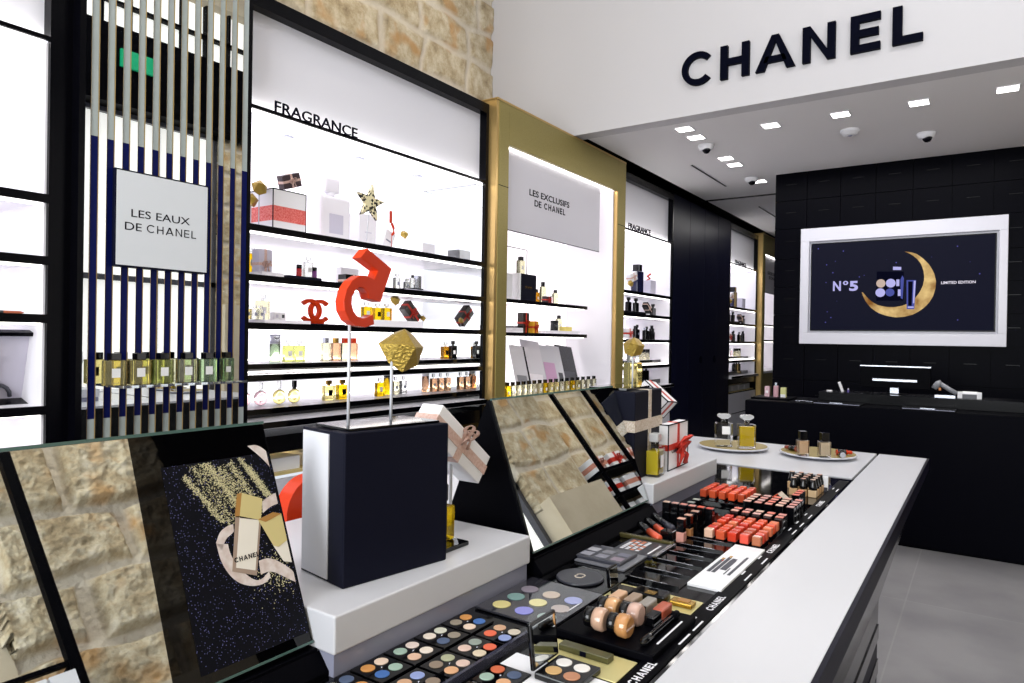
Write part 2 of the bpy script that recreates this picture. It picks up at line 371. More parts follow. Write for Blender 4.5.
# back wall of black drawer-like panels
M = MB(); M.box(-1.83, 1.9, 7.52, 7.7, 0, 3.21)
x = -1.836; zs = [0.0, .38, .73, 1.08, 1.447, 1.74, 2.03, 2.32, 2.63, 2.92, 3.21]
while x < 1.75:
    for a, b in zip(zs, zs[1:]):
        M.box(x+.003, x+.31, 7.5, 7.525, a+.003, b-.003)
        M.box(x+.11, x+.21, 7.497, 7.5, (a+b)/2+.02, (a+b)/2+.026, 1)
    x += .313
struct(M.build('wall_back', [mat('black_panel', '#04040a', .35, spec=.03), BLK]), 'black panelled wall behind the reception desk')
struct(B(-1.836, -1.7, 7.7, 14.3, 0, 3.21).build('wall_back_side', BLKM))

# ceiling fixtures
for i, (lx, ly, lab) in enumerate([(-2.08, 5.506, 'square recessed downlight nearest the bulkhead, left column'), (-2.08, 5.78, 'second square recessed downlight of the left column'), (-2.073, 6.585, 'third square downlight of left column, past the first dome'),
        (-2.073, 6.866, 'fourth square downlight of left column'), (-2.05, 7.707, 'farthest square downlight of the left column, beside black wall corner'), (-1.458, 5.77, 'square downlight leftmost in the cross row above the desk'),
        (-.942, 5.77, 'square downlight in cross row before the round smoke detector'), (-.424, 5.78, 'square downlight in the cross row before the right dome camera'), (.1, 5.78, 'square downlight rightmost in the cross row')]):
    t = thing('recessed_downlight', lab, 'ceiling light', (lx, ly, 3.21), group='square recessed downlights')
    B(-.06, .06, -.06, .06, -.004, .004).build('lens', LAMP, t)
    MM = MB()
    for a in ((-.068, -.06, -.068, .068), (.06, .068, -.068, .068), (-.06, .06, -.068, -.06), (-.06, .06, .06, .068)): MM.box(*a, -.006, .002)
    MM.build('trim_ring', WHITE, t)
for lx, ly, lab, kind in [(-2.087, 6.06, 'white dome camera between the paired downlights of the left column', 0), (-2.089, 7.52, 'white dome camera beside the black wall corner', 0), (-.944, 6.24, 'round white smoke detector above the reception desk', 1), (-.43, 6.65, 'white dome camera above the screen, rightmost ceiling fixture', 0)]:
    t = thing('smoke_detector' if kind else 'dome_camera', lab, 'smoke detector' if kind else 'security camera', (lx, ly, 3.21))
    if kind:
        MB().lathe([(.03, -.045), (.055, -.04), (.065, -.02), (.075, -.018), (.075, 0)], 28).build('housing', WHITE, t, True)
        MB().lathe([(.012, -.05), (.02, -.044)], 16).build('sensor', GREYP, t, True)
    else:
        MB().lathe([(.045, -.05), (.062, -.035), (.07, -.012), (.07, 0)], 28).build('housing', WHITE, t, True)
        d = MB().lathe([(.004, -.085), (.02, -.08), (.034, -.062), (.04, -.045)], 24); d.build('lens_dome', BLK, t, True).location = (0.008, -.012, .004)
for (x0, x1, y0, y1, lab) in [(-2.45, -2.426, 6.67, 7.77, 'long black slot diffuser in ceiling near the wall shelves'), (-2.45, -2.426, 9.15, 10.3, 'black slot diffuser beyond the cross track'), (-2.95, -1.8, 8.43, 8.5, 'black track crossing the ceiling before the corridor')]:
    t = thing('ceiling_slot', lab, 'air vent', ((x0+x1)/2, (y0+y1)/2, 3.21))
    a, b = (x1-x0)/2, (y1-y0)/2
    B(-a, a, -b, b, -.004, .002).build('slot', BLKM, t)
    MM = MB(); MM.box(-a-.006, -a, -b, b, -.006, .002); MM.box(a, a+.006, -b, b, -.006, .002); MM.build('slot_frame', GREY if b < .1 else WHITE, t)

# big sign on the bulkhead
sign = thing('sign_lettering', 'large black shop name in raised capitals on the white bulkhead', 'sign', (0, 0, 0))
SIGN_X = [('C', -1.982, -1.744), ('H', -1.683, -1.469), ('A', -1.423, -1.146), ('N', -1.099, -0.885), ('E', -0.791, -0.609), ('L', -0.539, -0.363)]
def place_letter(c, x0, x1, z0, z1):
    polys, w_ = capital(c, .2 if c != 'C' else .18); MM = MB(); MM.X = Matrix.Identity(4)
    for p in polys: MM.prism([(x0+a/w_*(x1-x0), z0+b*(z1-z0)) for a, b in p], 5.165, 5.2, 'XZ')
    MM.build('letter', INK, sign)
for c, a, b in SIGN_X: place_letter(c, a, b, 3.428, 3.678)

# ------------------------------------------------------------------ wall units
XB, XF = -3.58, -3.0
def shelf_mesh(y0, y1, z, x0=XB, x1=XF, th=.034):
    m = MB(); m.box(x0, x1-.012, y0, y1, z-th+.004, z, 0); m.box(x1-.012, x1, y0, y1, z-th, z, 1); return m
def unit(label, y0, y1, shelves, name='display_cabinet', mirror=False, header=None, stepped=True, post=.03, led=True, low=True):
    t = thing(name, label, 'shelving', (0, 0, 0))
    a, b = y0+post, y1-post
    M = MB(); M.box(XB-.02, XF, y0, a, 0, 3.15); M.box(XB-.02, XF, b, y1, 0, 3.15); M.box(XB-.02, XF, a, b, 3.08, 3.15)
    M.build('frame', BLK, t)
    B(XB-.01, XB, a, b, .95, 2.57).build('back_panel', LIT, t)
    B(-3.08, -3.06, a, b, 2.57, 3.08).build('header_panel', HEAD, t)
    M = MB(); M.box(XF-.012, XF, a, b, 2.572, 2.59, 0); M.box(XB, XF-.012, a, b, 2.575, 2.585, 1)
    M.build('header_rail', [BLK, LIT], t)
    M = MB(); M.box(-3.056, -3.03, a, b, 2.586, 2.592); M.build('light_strip', LED, t)
    for i, y in enumerate([a+(b-a)*k for k in (.22, .5, .78)]):
        if b-a > 1.5: MB().box(-3.3, -3.25, y-.025, y+.025, 2.565, 2.575).build('shelf_spotlight', SILVER, t)
    B(XB, XF-.02, a, a+.008, .95, 2.57).build('side_panel', SHELFW, t)
    B(XB, XF-.02, b-.008, b, .95, 2.57).build('side_panel', MIRR if mirror else SHELFW, t)
    for z in shelves[:3]: shelf_mesh(a, b, z).build('shelf', [SHELFW, BLK], t)
    for z in shelves[:3] + shelves[3:5] + [2.60]:
        if z < 2.5:
            B(XB+.001, XB+.012, a+.01, b-.01, z+.001, z+.007).build('light_strip', LED, t)
    for z in shelves[:4]+[2.604]:
        B(XF-.045, XF-.03, a+.01, b-.01, z-.041, z-.033).build('light_strip', FRONT_FILL, t)  # fill strips added behind the front lips to brighten the goods
    if stepped:
        for k, (z, xo) in enumerate(((shelves[3], XF), (shelves[4], -2.95))):
            M = MB(); M.box(XB, -3.13, a, b, z-.05, z, 0); M.box(-3.13, -3.12, a, b, z-.045, z, 1)
            M.box(-3.13, xo-.01, a, b, z-.075+.01, z-.05, 0); M.box(xo-.01, xo, a, b, z-.08, z-.05, 1); M.box(XB, xo-.012, a, b, z-.085, z-.065, 0)
            M.build('shelf', [SHELFW, PLEX], t)
    else:
        for z in shelves[3:5]: shelf_mesh(a, b, z).build('shelf', [SHELFW, BLK], t)
    if low:
        B(XB-.01, XF-.01, a, b, .84, .93).build('valance', BLK, t)
        M = MB(); M.box(XB, XB+.01, a, b, .73, .86); M.box(XB, XF-.03, a, b, .715, .73); M.build('lit_recess', mat('gold_recess', '#c9b679', .4), t)
        B(XB+.05, XB+.3, a+.05, b-.05, .84, .845).build('light_strip', LEDW, t)
        n = max(1, round((b-a)/.9))
        for k in range(n):
            for z0, z1 in ((.42, .70), (.08, .40)):
                ya = a+(b-a)*k/n; d = B(XF-.03, XF+.0, ya+.004, ya+(b-a)/n-.004, z0, z1).build('drawer', mat('drawer_white', '#cfced8', .4), t)
    return t
Z0 = [1.98, 1.74, 1.515, 1.16, .95]
u0 = unit('white lit shelf bay at the left edge, mostly empty', .05, 1.213, Z0, stepped=False, low=False)
Z2 = [2.0, 1.75, 1.51, 1.297, 1.06]
u2 = unit('wide lit fragrance shelf bay between slatted mirror panel and gold niche', 2.037, 4.03, Z2, mirror=True)
Z3 = [1.965, 1.732, 1.465, 1.235, 1.01]
u3 = unit('lit fragrance shelf bay of dark bottles, just right of gold niche', 6.2, 7.65, Z3)
u4 = unit('farthest narrow lit shelf bay, past the dark cupboards', 9.8, 11.25, Z3)
fit('FRAGRANCE', 2.196, 2.754, 2.584, 2.64, TOX, -2.99, INK, u2, ext=.006, bold=.006)
fit('FRAGRANCE', 6.40, 6.96, 2.586, 2.642, TOX, -2.99, INK, u3, ext=.006, bold=.006)
fit('FRAGRANCE', 10.0, 10.56, 2.586, 2.642, TOX, -2.99, INK, u4, ext=.006, bold=.006)

# dark cupboards
cb = thing('cupboard', 'tall dark navy cupboards with two finger holes, between shelf bays', 'cupboard')
B(-3.6, -3.02, 7.65, 9.8, 0, 3.18).build('carcass', BLKM, cb)
for k in range(4):
    y = 7.65+k*2.15/4
    d = B(-3.02, -3.0, y+.003, y+2.15/4-.003, .05, 3.16).build('door', NAVY, cb, bevel=.002)
    if k in (1, 2):
        yy = y+2.15/4-.09 if k == 1 else y+2.15/4-.09
        MB().lathe([(.045, 0), (.05, .006), (.03, .008)], 24, axis='X').build('finger_hole', INK, d).location = (-3.0, yy, 1.22)

# gold niches
def gold_niche(y0, y1, label, cards=True):
    t = thing('gold_niche', label, 'display niche')
    a, b = y0+.155, y1-.165; F = -2.93
    M = MB()
    M.box(F-.03, F, y0+.03, a, 0, 3.18); M.box(F-.03, F, b, y1, 0, 3.18); M.box(F-.03, F, a, b, 2.885, 3.18)
    M.build('gold_panel', OLIVE, t, bevel=.002)
    M = MB(); M.box(-3.5, F-.005, y0, y0+.03, 0, 3.185); M.box(-3.5, F+.002, y0, y1, 3.18, 3.195); M.box(-3.5, F-.03, b, b+.03, .9, 2.9); M.box(-3.5, F-.03, a-.03, a, .9, 2.9); M.box(F-.04, F-.003, b-.012, b, .9, 2.885); M.build('brass_edge', BRASS, t)
    M = MB(); M.box(F-.001, F+.001, y0+.03, a, 2.565, 2.57); M.box(F-.001, F+.001, b, y1, 2.565, 2.57); M.build('joint_line', INK, t)
    B(-3.48, -3.47, a, b, .9, 2.9).build('back_panel', LITC, t)
    B(-3.47, F-.04, b-.03, b-.012, .9, 2.885).build('side_panel', SHELFW, t)
    B(-3.47, F-.03, a, b, 2.885, 2.9).build('niche_top', LITC, t)
    p = B(-3.005, -2.988, a, b-.27, 2.271, 2.885).build('sign_panel', mat('niche_sign_white', '#d4d2dc', .45), t)
    B(-2.988, -2.985, a, b-.27, 2.271, 2.275).build('sign_edge', INK, p)
    q = a+.372
    fit('LES EXCLUSIFS', q, q+.633, 2.586, 2.637, TOX, -2.987, INK, p, bold=.02)
    fit('DE', q+.077, q+.181, 2.512, 2.563, TOX, -2.987, INK, p, bold=.02)
    fitword(q+.221, q+.564, 2.512, 2.563, TOX, -2.9875, INK, p, t=.2)
    for z in (1.765, 1.50): B(-3.13, -3.12, a+.01, b-.3, z-.035, z-.03).build('light_strip', FRONT_FILL, t)  # added fill under the niche shelves
    B(-2.985, -2.97, a+.02, b-.05, 2.876, 2.884).build('light_strip', FRONT_FILL, t)  # added fill at the niche top front, brightens the cards
    for z in (1.765, 1.50): shelf_mesh(a, b-.27, z, -3.47, -3.1, .03).build('shelf', [SHELFW, BLK], t)
    for z in (1.77, 1.505, 1.0): B(-3.469, -3.458, a+.01, b-.3, z+.002, z+.008).build('light_strip', LED, t)
    B(-3.47, F-.01, a, b, .955, .99).build('ledge', SHELFW, t)
    B(-3.47, F-.03, a, b, .0, .955).build('base_panel', OLIVE, t)
    return t, a, b
gn, ga, gb = gold_niche(4.035, 6.2, 'tall gold framed niche with exclusive perfumes, right of the wide shelf bay')
gold_niche(11.27, 13.4, 'far gold framed niche at the end of the wall, partly behind black wall')

# slatted mirror panel
sm = thing('mirror_slat_panel', 'tall panel of vertical mirror slats between two shelf bays', 'wall panel')
M = MB(); M.box(-3.6, -3.0, 1.213, 1.27, 0, 3.6); M.box(-3.6, -2.94, 1.262, 1.285, 0, 3.6); M.box(-3.02, -2.95, 2.015, 2.036, 0, 3.6); M.build('frame', BLK, sm)
M = MB(); M.box(-3.0, -2.951, 1.285, 2.015, 2.235, 3.6, 0); M.box(-3.0, -2.951, 1.285, 2.015, 1.10, 2.235, 1); M.box(-3.0, -2.951, 1.285, 2.015, 0, 1.10, 0)
M.build('backing_panel', [mat('grey_backing', '#a9b3b3', .35), mat('deep_blue_backing', '#0a1350', .3, spec=.1)], sm)  # grey at top and foot, deep blue between
M = MB(); N = MB()
y = 1.27+.0025
for k in range(12):
    yy = 1.277+k*.0614; M.box(-2.951, -2.945, yy+.0, yy+.030, 0, 3.6); N.box(-2.951, -2.9455, yy-.0012, yy, 0, 3.6); N.box(-2.951, -2.9455, yy+.030, yy+.0312, 0, 3.6)
M.build('mirror_slats', MIRR, sm); N.build('slat_edges', BRASS, sm)
ash = B(-2.944, -2.80, 1.375, 1.93, 1.228, 1.238).build('perfume_shelf', ACRYL, sm)
sp = thing('shop_sign', 'square white sign in thin dark frame hung on the mirror slats', 'sign', (-2.94, 1.595, 1.92))
B(0, .02, -.205, .205, -.2, .2).build('sign_frame', NAVY, sp, bevel=.002)
B(.02, .022, -.198, .198, -.193, .193).build('sign_face', mat('sign_face_white', '#d9dde2', .5), sp)
fit('LES EAUX', -.139, .115, .009, .041, TOX, .0225, INK, sp)
fit('DE', -.164, -.096, -.047, -.015, TOX, .0225, INK, sp)
fitword(-.074, .145, -.047, -.014, TOX, .0222, INK, sp, t=.12, gap=.28)

# ------------------------------------------------------------------ small goods
def wall_y(px, X):      # where the sight line through a column of the picture meets a wall-parallel plane
    return -X/math.tan(YAW+math.atan((512-px)/FPX))
def perfume(name, label, x, y, z, w_, d_, h, liq, cap=None, style='block', group=None, rz=0, lab=LABEL, cat='perfume bottle', labc=True):
    """bottle facing +X when rz = 0; w_ wide along Y, h over all"""
    t = thing(name, label, cat, (x, y, z), rz, group); cap = cap or BODYBLK
    if style == 'block':
        bh = h*.74; MB().box(-d_/2, d_/2, -w_/2, w_/2, 0, bh).build('bottle_body', liq, t, bevel=min(w_, d_)*.09)
        M = MB(); M.cyl(0, 0, bh, w_*.13, h*.07, 0, 12); M.cbox(0, 0, bh+h*.07, d_*.45, w_*.5, h*.19); M.build('cap', cap, t, bevel=w_*.04)
    elif style == 'slim':
        bh = h*.78; MB().box(-d_/2, d_/2, -w_/2, w_/2, 0, bh).build('bottle_body', liq, t, bevel=min(w_, d_)*.1)
        M = MB(); M.cbox(0, 0, bh, w_*.48, w_*.48, h*.22); M.build('cap', cap, t, bevel=w_*.03)
    elif style == 'round':
        r = w_/2; MB().lathe([(r*.7, -d_/2), (r*.96, -d_/4), (r, 0), (r*.96, d_/4), (r*.7, d_/2)], 28, axis='X').build('bottle_body', liq, t, True).location = (0, 0, r)
        M = MB(); M.cyl(0, 0, w_*.97, w_*.14, h*.08, 0, 12); M.cbox(0, 0, w_*.97+h*.08, w_*.24, w_*.24, h-w_*.97-h*.08); M.build('cap', cap, t)
    elif style == 'tall':
        MB().lathe([(w_/2*.96, 0), (w_/2, .004), (w_/2, h*.66)], 24).build('bottle_body', liq, t, True)
        MB().lathe([(w_/2, h*.665), (w_/2, h-.003), (w_/2*.95, h)], 24).build('cap', cap, t, True)
    elif style == 'twin':     # black shouldered bottle with stopper
        bh = h*.68; MB().prism([(-w_/2, 0), (w_/2, 0), (w_/2, bh*.9), (w_/2*.7, bh), (-w_/2*.7, bh), (-w_/2, bh*.9)], -d_/2, d_/2, 'YZ').build('bottle_body', liq, t, bevel=w_*.04)
        M = MB(); M.cyl(0, 0, bh, w_*.14, h*.12, 0, 12); M.cyl(0, 0, bh+h*.12, w_*.26, h*.2, 0, 14); M.build('cap', cap, t, True)
    if labc and style not in ('tall', 'round'):
        zc = h*.38 if style != 'round' else w_*.5
        B(d_/2, d_/2+.0008, -w_*.2, w_*.2, zc-w_*.22, zc+w_*.22).build('front_label', lab, t)
    return t
RK = [(-.52, -.1, .15), (-.25, .35, .33), (.2, .4, .36), (.5, .1, .12), (.42, -.15, -.28), (.05, -.3, -.45), (-.3, -.32, -.3), (-.1, -.42, .25), (.3, -.4, .2), (0, .42, -.15), (-.35, .3, -.18), (.3, .28, -.25), (0, .02, .5)]
def rock(label, x, y, z, s, base_z=None, rz=0, seed=0, rod_dx=0, group='gold rocks on clear rods'):
    import bmesh
    t = thing('gold_rock', label, 'ornament', (x, y, base_z if base_z is not None else z), group=group)
    bm = bmesh.new(); rnd = random.Random(seed)
    for p in RK: bm.verts.new([c*s*rnd.uniform(.88, 1.12) for c in p])
    bmesh.ops.convex_hull(bm, input=bm.verts)
    me = D.meshes.new('nugget'); bm.to_mesh(me); bm.free(); me.materials.append(GOLD)
    o = D.objects.new('nugget', me); col.objects.link(o); o.parent = t; o.location = (0, 0, z-(base_z if base_z is not None else z)); o.rotation_euler = (.2, .1, rz)
    if base_z is not None: MB().cyl(0, rod_dx, 0, max(.0022, s*.035), z-base_z-s*.25, 0, 10).build('rod', ROD, t, True)
    return t
def gift(label, x, y, z, dims, rot, box_m, rib_m, group=None, bow=True, band=.18, name='gift_box', base_z=None, bowpos=0, edge=None, both=True, bandaxis='both', stand=None):
    """box centred on the point, dims along X,Y,Z, ribbon round it and a bow on the +X/+Z side"""
    t = thing(name, label, 'gift box', (x, y, z), rot=rot, group=group); a, b, c = [q/2 for q in dims]
    B(-a, a, -b, b, -c, c).build('box', box_m, t, bevel=min(dims)*.03)
    e = .0012; k = band*min(b, c)*1.0
    M = MB()
    if bandaxis in ('both', 'Y'): M.box(-a-e, a+e, -k, k, -c-e, c+e)
    if bandaxis in ('both', 'Z'): M.box(-a-e*1.2, a+e*1.2, -b-e, b+e, -k, k)
    M.build('ribbon', rib_m, t)
    if bow:
        s = min(b, c)*.75; M = MB()
        for sg in (-1, 1):
            for q in range(2):
                P_ = []
                for i in range(13):
                    g = 2*PI*i/12; P_.append((a+s*.35+s*.3*math.sin(g*1)*(1 if q else .7), sg*(s*.55*(1-math.cos(g))/2*(1.35 if q else 1)), s*.35*math.sin(g)+(s*.25 if q else -.1*s)))
                M.tube(P_, s*.16, 6, 0, .25)
        M.tube([(a+.001, 0, 0), (a+s*.5, s*.2, -s*.5), (a+s*.25, s*.55, -s*1.15)], s*.15, 6, 0, .25)
        M.tube([(a+.001, 0, 0), (a+s*.4, -s*.3, -s*.5), (a+s*.2, -s*.3, -s*1.2)], s*.15, 6, 0, .25)
        M.lathe([(s*.12, 0), (s*.2, s*.18), (s*.12, s*.36)], 10, axis='X', cx=a)
        o = M.build('bow', rib_m, t, True); o.location = (0, 0, bowpos)
    if stand:
        Ri = Matrix(t.rotation_euler.to_matrix()).inverted(); q = Ri @ Vector((0, 0, stand-z)); MB().tube([tuple(q*.15), tuple(q)], .003, 8).build('rod', ROD, t)
    if edge:
        M = MB(); r = .0016
        for (p, q) in (((-b, -c), (-b, c)), ((b, -c), (b, c)), ((-b, -c), (b, -c)), ((-b, c), (b, c))):
            M.box(a-r/2, a+r, min(p[0], q[0])-r, max(p[0], q[0])+r, min(p[1], q[1])-r, max(p[1], q[1])+r)
        for sy in (-b, b): M.box(-a, a, sy-r, sy+r, c-r, c+r)
        M.box(-a-r/2, -a+r, -b-r, -b+r, -c, c)
        M.build('black_edging', INK, t)
    return t
def rods(parent_t, pts, base_z, m=ACRYL):
    for p in pts:
        pass
def block(name, label, x0, x1, y0, y1, z0, z1, m, cat='display block', bev=.002, group=None):
    o = B((x0-x1)/2, (x1-x0)/2, (y0-y1)/2, (y1-y0)/2, 0, z1-z0).build(name, m, bevel=bev); o.location = ((x0+x1)/2, (y0+y1)/2, z0)
    return tag(o, label, cat, group)

# --- wide bay, top shelf (z 2.0)
X = -3.3; zt = 2.0
def Y_(px, X=-3.3): return wall_y(px, X)
s_ = .0061
y = Y_(252); rock('gold rock on white stand at the far left of top shelf', -3.2, Y_(257, -3.2), 2.235, .085, 2.0, 1, 3)
rock('lower gold rock touching the left frame of the top shelf', -3.2, Y_(249, -3.2), 2.155, .075, 2.0, 2, 5)
ya, yb = Y_(271, -3.15), Y_(304, -3.15)
t = thing('presentation_box', 'large white box with wide red glitter band on top shelf', 'gift box', (-3.25, (ya+yb)/2, zt)); hw = (yb-ya)/2
B(-.1, .1, -hw, hw, 0, .235).build('box', PAPER, t)
B(-.1015, .1015, -hw-.0015, hw+.0015, .065, .145).build('red_band', mat('red_glitter', '#d3423c', .5, noisec='#ef8f86', nscale=150), t)
M = MB()
for yy in (-hw, hw): M.box(.099, .102, yy-.0025, yy+.0025, 0, .235)
M.box(.099, .102, -hw, hw, .232, .237); M.box(-.1, .1, -hw-.002, -hw+.001, .232, .237); M.build('black_edging', INK, t)
gift('dark gift with pink bow tilted on top of the red-banded box', -3.22, Y_(287, -3.22), 2.31, (.05, .12, .075), (.35, .1, 0), mat('dark_brown_box', '#3a2a30', .4), PINKR)
t = thing('display_bottle', 'oversized white dummy bottle beside the red-banded box', 'display model', (-3.38, Y_(328, -3.38), zt))
B(-.06, .06, -.12, .12, 0, .31).build('bottle_body', SHELFW, t, bevel=.02); B(-.025, .025, -.06, .06, .335, .43).build('cap', SHELFW, t, bevel=.012); MB().cyl(0, 0, .31, .03, .03).build('neck', SHELFW, t, True)
B(.06, .061, -.055, .055, .08, .2).build('front_label', LILAC, t)
t = thing('display_box', 'white upright box behind the glitter star', 'box', (-3.36, Y_(361, -3.36), zt))
B(-.05, .05, -.075, .075, 0, .24).build('box', SHELFW, t, bevel=.003); B(.05, .051, -.03, .03, .12, .125).build('printed_line', LILAC, t)
t = thing('display_box', 'white box leaning over, right of the glitter star', 'box', (-3.3, Y_(384, -3.3), 2.085), rot=(-.35, 0, 0))
B(-.03, .03, -.045, .045, -.07, .07).build('box', PAPER, t, bevel=.003); B(.03, .031, -.025, .02, -.006, .004).build('printed_line', GREYP, t)
t = thing('glitter_star', 'gold and black glitter star standing on top shelf', 'ornament', (-3.15, Y_(368, -3.15), 2.275), rot=(-.12, 0, 0), group=None)
pts = [(.115*(1 if k % 2 == 0 else .4)*math.sin(k*PI/5), .115*(1 if k % 2 == 0 else .4)*math.cos(k*PI/5)) for k in range(10)]
gm = mat('glitter', '#1c1a14', .3, metal=.6); nt = gm.node_tree
vo = nt.nodes.new('ShaderNodeTexVoronoi'); vo.inputs['Scale'].default_value = 75; rr = nt.nodes.new('ShaderNodeValToRGB'); tcg = nt.nodes.new('ShaderNodeTexCoord')
rr.color_ramp.interpolation = 'CONSTANT'; rr.color_ramp.elements[0].color = lin('#15140f'); rr.color_ramp.elements[1].position = .42; rr.color_ramp.elements[1].color = lin('#e2d9b0')
nt.links.new(tcg.outputs['Object'], vo.inputs['Vector']); nt.links.new(vo.outputs['Color'], rr.inputs['Fac']); nt.links.new(rr.outputs['Color'], nt.nodes['Principled BSDF'].inputs['Base Color'])
MB().prism(pts, -.012, .012, 'YZ').build('star', gm, t); MB().tube([(0, 0, -.275), (0, 0, -.05)], .003).build('rod', ROD, t)
t = thing('red_ribbon_curl', 'short red ribbon standing right of the glitter star', 'ribbon', (-3.25, Y_(390, -3.25), zt+.08))
MB().box(-.004, .004, -.02, .0, .12, .2).tube([(0, .0, .12), (0, .018, .09), (0, .02, .06), (0, .004, .045)], .009, 6).tube([(0, 0, .05), (0, 0, -.08)], .002).build('ribbon', RED, t)
rock('gold rock on thin rod near the mirror side, top shelf', -3.3, Y_(402.5), 2.15, .062, 2.0, 2, 8)
t = thing('display_box', 'low white box near the mirror side, top shelf', 'box', (-3.4, 3.78, zt)); B(-.06, .06, -.07, .07, 0, .13).build('box', SHELFW, t, bevel=.004)
B(.06, .061, -.03, .03, .06, .065).build('printed_line', LILAC, t)

# --- second shelf (z 1.75)
z = 1.75
block('display_block', 'white block under yellow perfume, left end of second shelf', -3.4, -3.15, Y_(244), Y_(266), z, z+.035, SHELFW)
perfume('perfume_bottle', 'yellow square perfume at the left end of second shelf', X, Y_(250), z+.035, .075, .03, .14, YEL, CLEARP)
gift('lilac gift box with beige ribbon bow on second shelf', -3.24, Y_(261, -3.24), z+.08, (.06, .085, .16), (0, 0, 0), LILAC, PINKR)
block('display_block', 'dark slab under tester set on second shelf', -3.42, -3.2, Y_(287, -3.2), Y_(321, -3.2), z, z+.035, NAVYP)
perfume('nail_polish', 'red nail polish with black cap on dark slab', -3.25, Y_(298, -3.25), z+.035, .032, .03, .07, mat('red_liquid', '#b3242a', .15), BODYBLK, 'tall', cat='nail polish')
perfume('perfume_bottle', 'clear square perfume between two polishes on dark slab', -3.28, Y_(307, -3.28), z+.035, .062, .03, .125, CLEARP, CLEARP)
perfume('nail_polish', 'purple nail polish with black cap on dark slab', -3.25, Y_(313.5, -3.25), z+.035, .028, .028, .065, mat('purple_liquid', '#6a2b72', .15), BODYBLK, 'tall', cat='nail polish')
gift('black gift box with pink ribbon behind the red numeral', -3.25, Y_(349, -3.25), z+.04, (.07, .13, .075), (0, 0, 0), BODYBLK, PINKR)
block('white_carton', 'plain white carton behind black gift on second shelf', -3.45, -3.4, Y_(340, -3.4), Y_(358, -3.4), z, z+.14, SHELFW, 'box')
t = thing('glitter_star', 'small green and gold star leaning on second shelf', 'ornament', (-3.2, Y_(371, -3.2), 1.80), rot=(.3, 0, 0))
MB().prism([(a*.55, b*.55) for a, b in pts], -.008, .008, 'YZ').build('star', gm, t)
block('display_block', 'white low block with clear bottles on second shelf', -3.42, -3.15, Y_(391), Y_(424), z, z+.02, LILAC)
for k, (px, h, w_) in enumerate(((396, .11, .05), (401.5, .075, .04), (406.5, .085, .04))):
    perfume('perfume_bottle', ['taller clear bottle at the left of the clear group on second shelf', 'small clear bottle in the middle of the clear group on second shelf', 'small clear bottle at the right of the clear group on second shelf'][k], -3.3+.04*(k == 1), Y_(px), z+.02, w_, .03, h, CLEARP, CLEARP, group='clear bottles on the second shelf', lab=GREYP)
block('display_block', 'small black slab next to clear bottles on second shelf', -3.32, -3.18, Y_(410, -3.2), Y_(420.5, -3.2), z+.02, z+.032, BLK)
perfume('perfume_bottle', 'clear bottle with black cap on small black slab', -3.26, Y_(411.5, -3.26), z+.032, .032, .03, .095, CLEARP, BODYBLK, 'slim')
block('silver_carton', 'grey upright carton beside black-capped bottle, second shelf', -3.28, -3.24, Y_(415, -3.26), Y_(418.6, -3.26), z+.032, z+.125, SILVER, 'box')

# --- third shelf (z 1.51)
z = 1.51
block('display_block', 'white low block at the left end of third shelf', -3.42, -3.12, Y_(244), Y_(290), z, z+.02, SHELFW)
perfume('perfume_bottle', 'pale yellow perfume behind smaller jars on third shelf', -3.36, Y_(262, -3.36), z+.02, .08, .03, .15, LYEL, CLEARP)
for k, px in enumerate((246.5, 254, 260)):
    perfume('perfume_bottle', ['small clear bottle against left frame on third shelf', 'small round-shouldered clear bottle on third shelf', 'small clear bottle before the pale yellow perfume'][k], -3.2, Y_(px, -3.2), z+.02, .04, .03, .075, CLEARP if k else PYEL, CLEARP, group='small clear bottles on the third shelf', lab=GREYP)
for k, px in enumerate((274.5, 280.5)):
    o = block('small_carton', ['small white carton left of its twin on third shelf', 'small white carton with grey square, third shelf'][k], -3.25, -3.21, Y_(px-2.8, -3.23), Y_(px+2.8, -3.23), z+.02, z+.065, PAPER, 'box')
    B(.02, .021, -.008, .008, .014, .032).build('label_square', GREY if k else LILAC, o)
block('display_block', 'dark slab under red emblem on third shelf', -3.36, -3.14, Y_(291, -3.2), Y_(338, -3.2), z, z+.008, NAVYP)
t = thing('red_emblem', 'red interlocked double letter emblem standing on third shelf', 'ornament', (-3.22, Y_(314.5, -3.22), z+.008))
R0 = .068; M = MB(); N = MB()
for q in arc(.032, .075, R0, .022, 42, 318): M.prism(q, -.012, .006, 'YZ')
for q in arc(-.032, .075, R0, .022, 222-360, 138): N.prism(q, -.006, .012, 'YZ')
for MM in (M, N): MM.v = [(a, b*1.2, c) for a, b, c in MM.v]
M.build('letter', RED, t); N.build('letter', RED, t)
B(-.012, .012, -.06, .06, 0, .012).build('foot', RED, t)
block('display_block', 'white block under yellow perfume cartons on third shelf', -3.4, -3.14, Y_(356), Y_(405), z, z+.045, SHELFW)
for k, (px, dx) in enumerate(((366, 0), (377, -.03), (386, .02))):
    perfume('perfume_bottle', ['left of three yellow perfumes seen through the red numeral', 'middle yellow perfume with dark label behind the red numeral', 'right of three yellow perfumes behind the red numeral'][k], X+dx, Y_(px, X+dx), z+.045, .07, .035, .115, YEL, CLEARP, lab=INK if k == 1 else LABEL, group='yellow perfumes on third shelf')
rock('gold rock on a thin rod, right of the yellow perfumes', -3.25, Y_(394.5, -3.25), z+.185, .068, z+.045, 1, 11)
gift('brown gift with red bow tilted to the right on third shelf', -3.42, 3.68, z+.115, (.06, .16, .09), (-.75, 0, 0), mat('brown_black_box', '#241a16', .35), REDR)
rock('small gold rock tucked under the tilted brown gift', -3.38, 3.77, z+.075, .045, z, 2, 13)
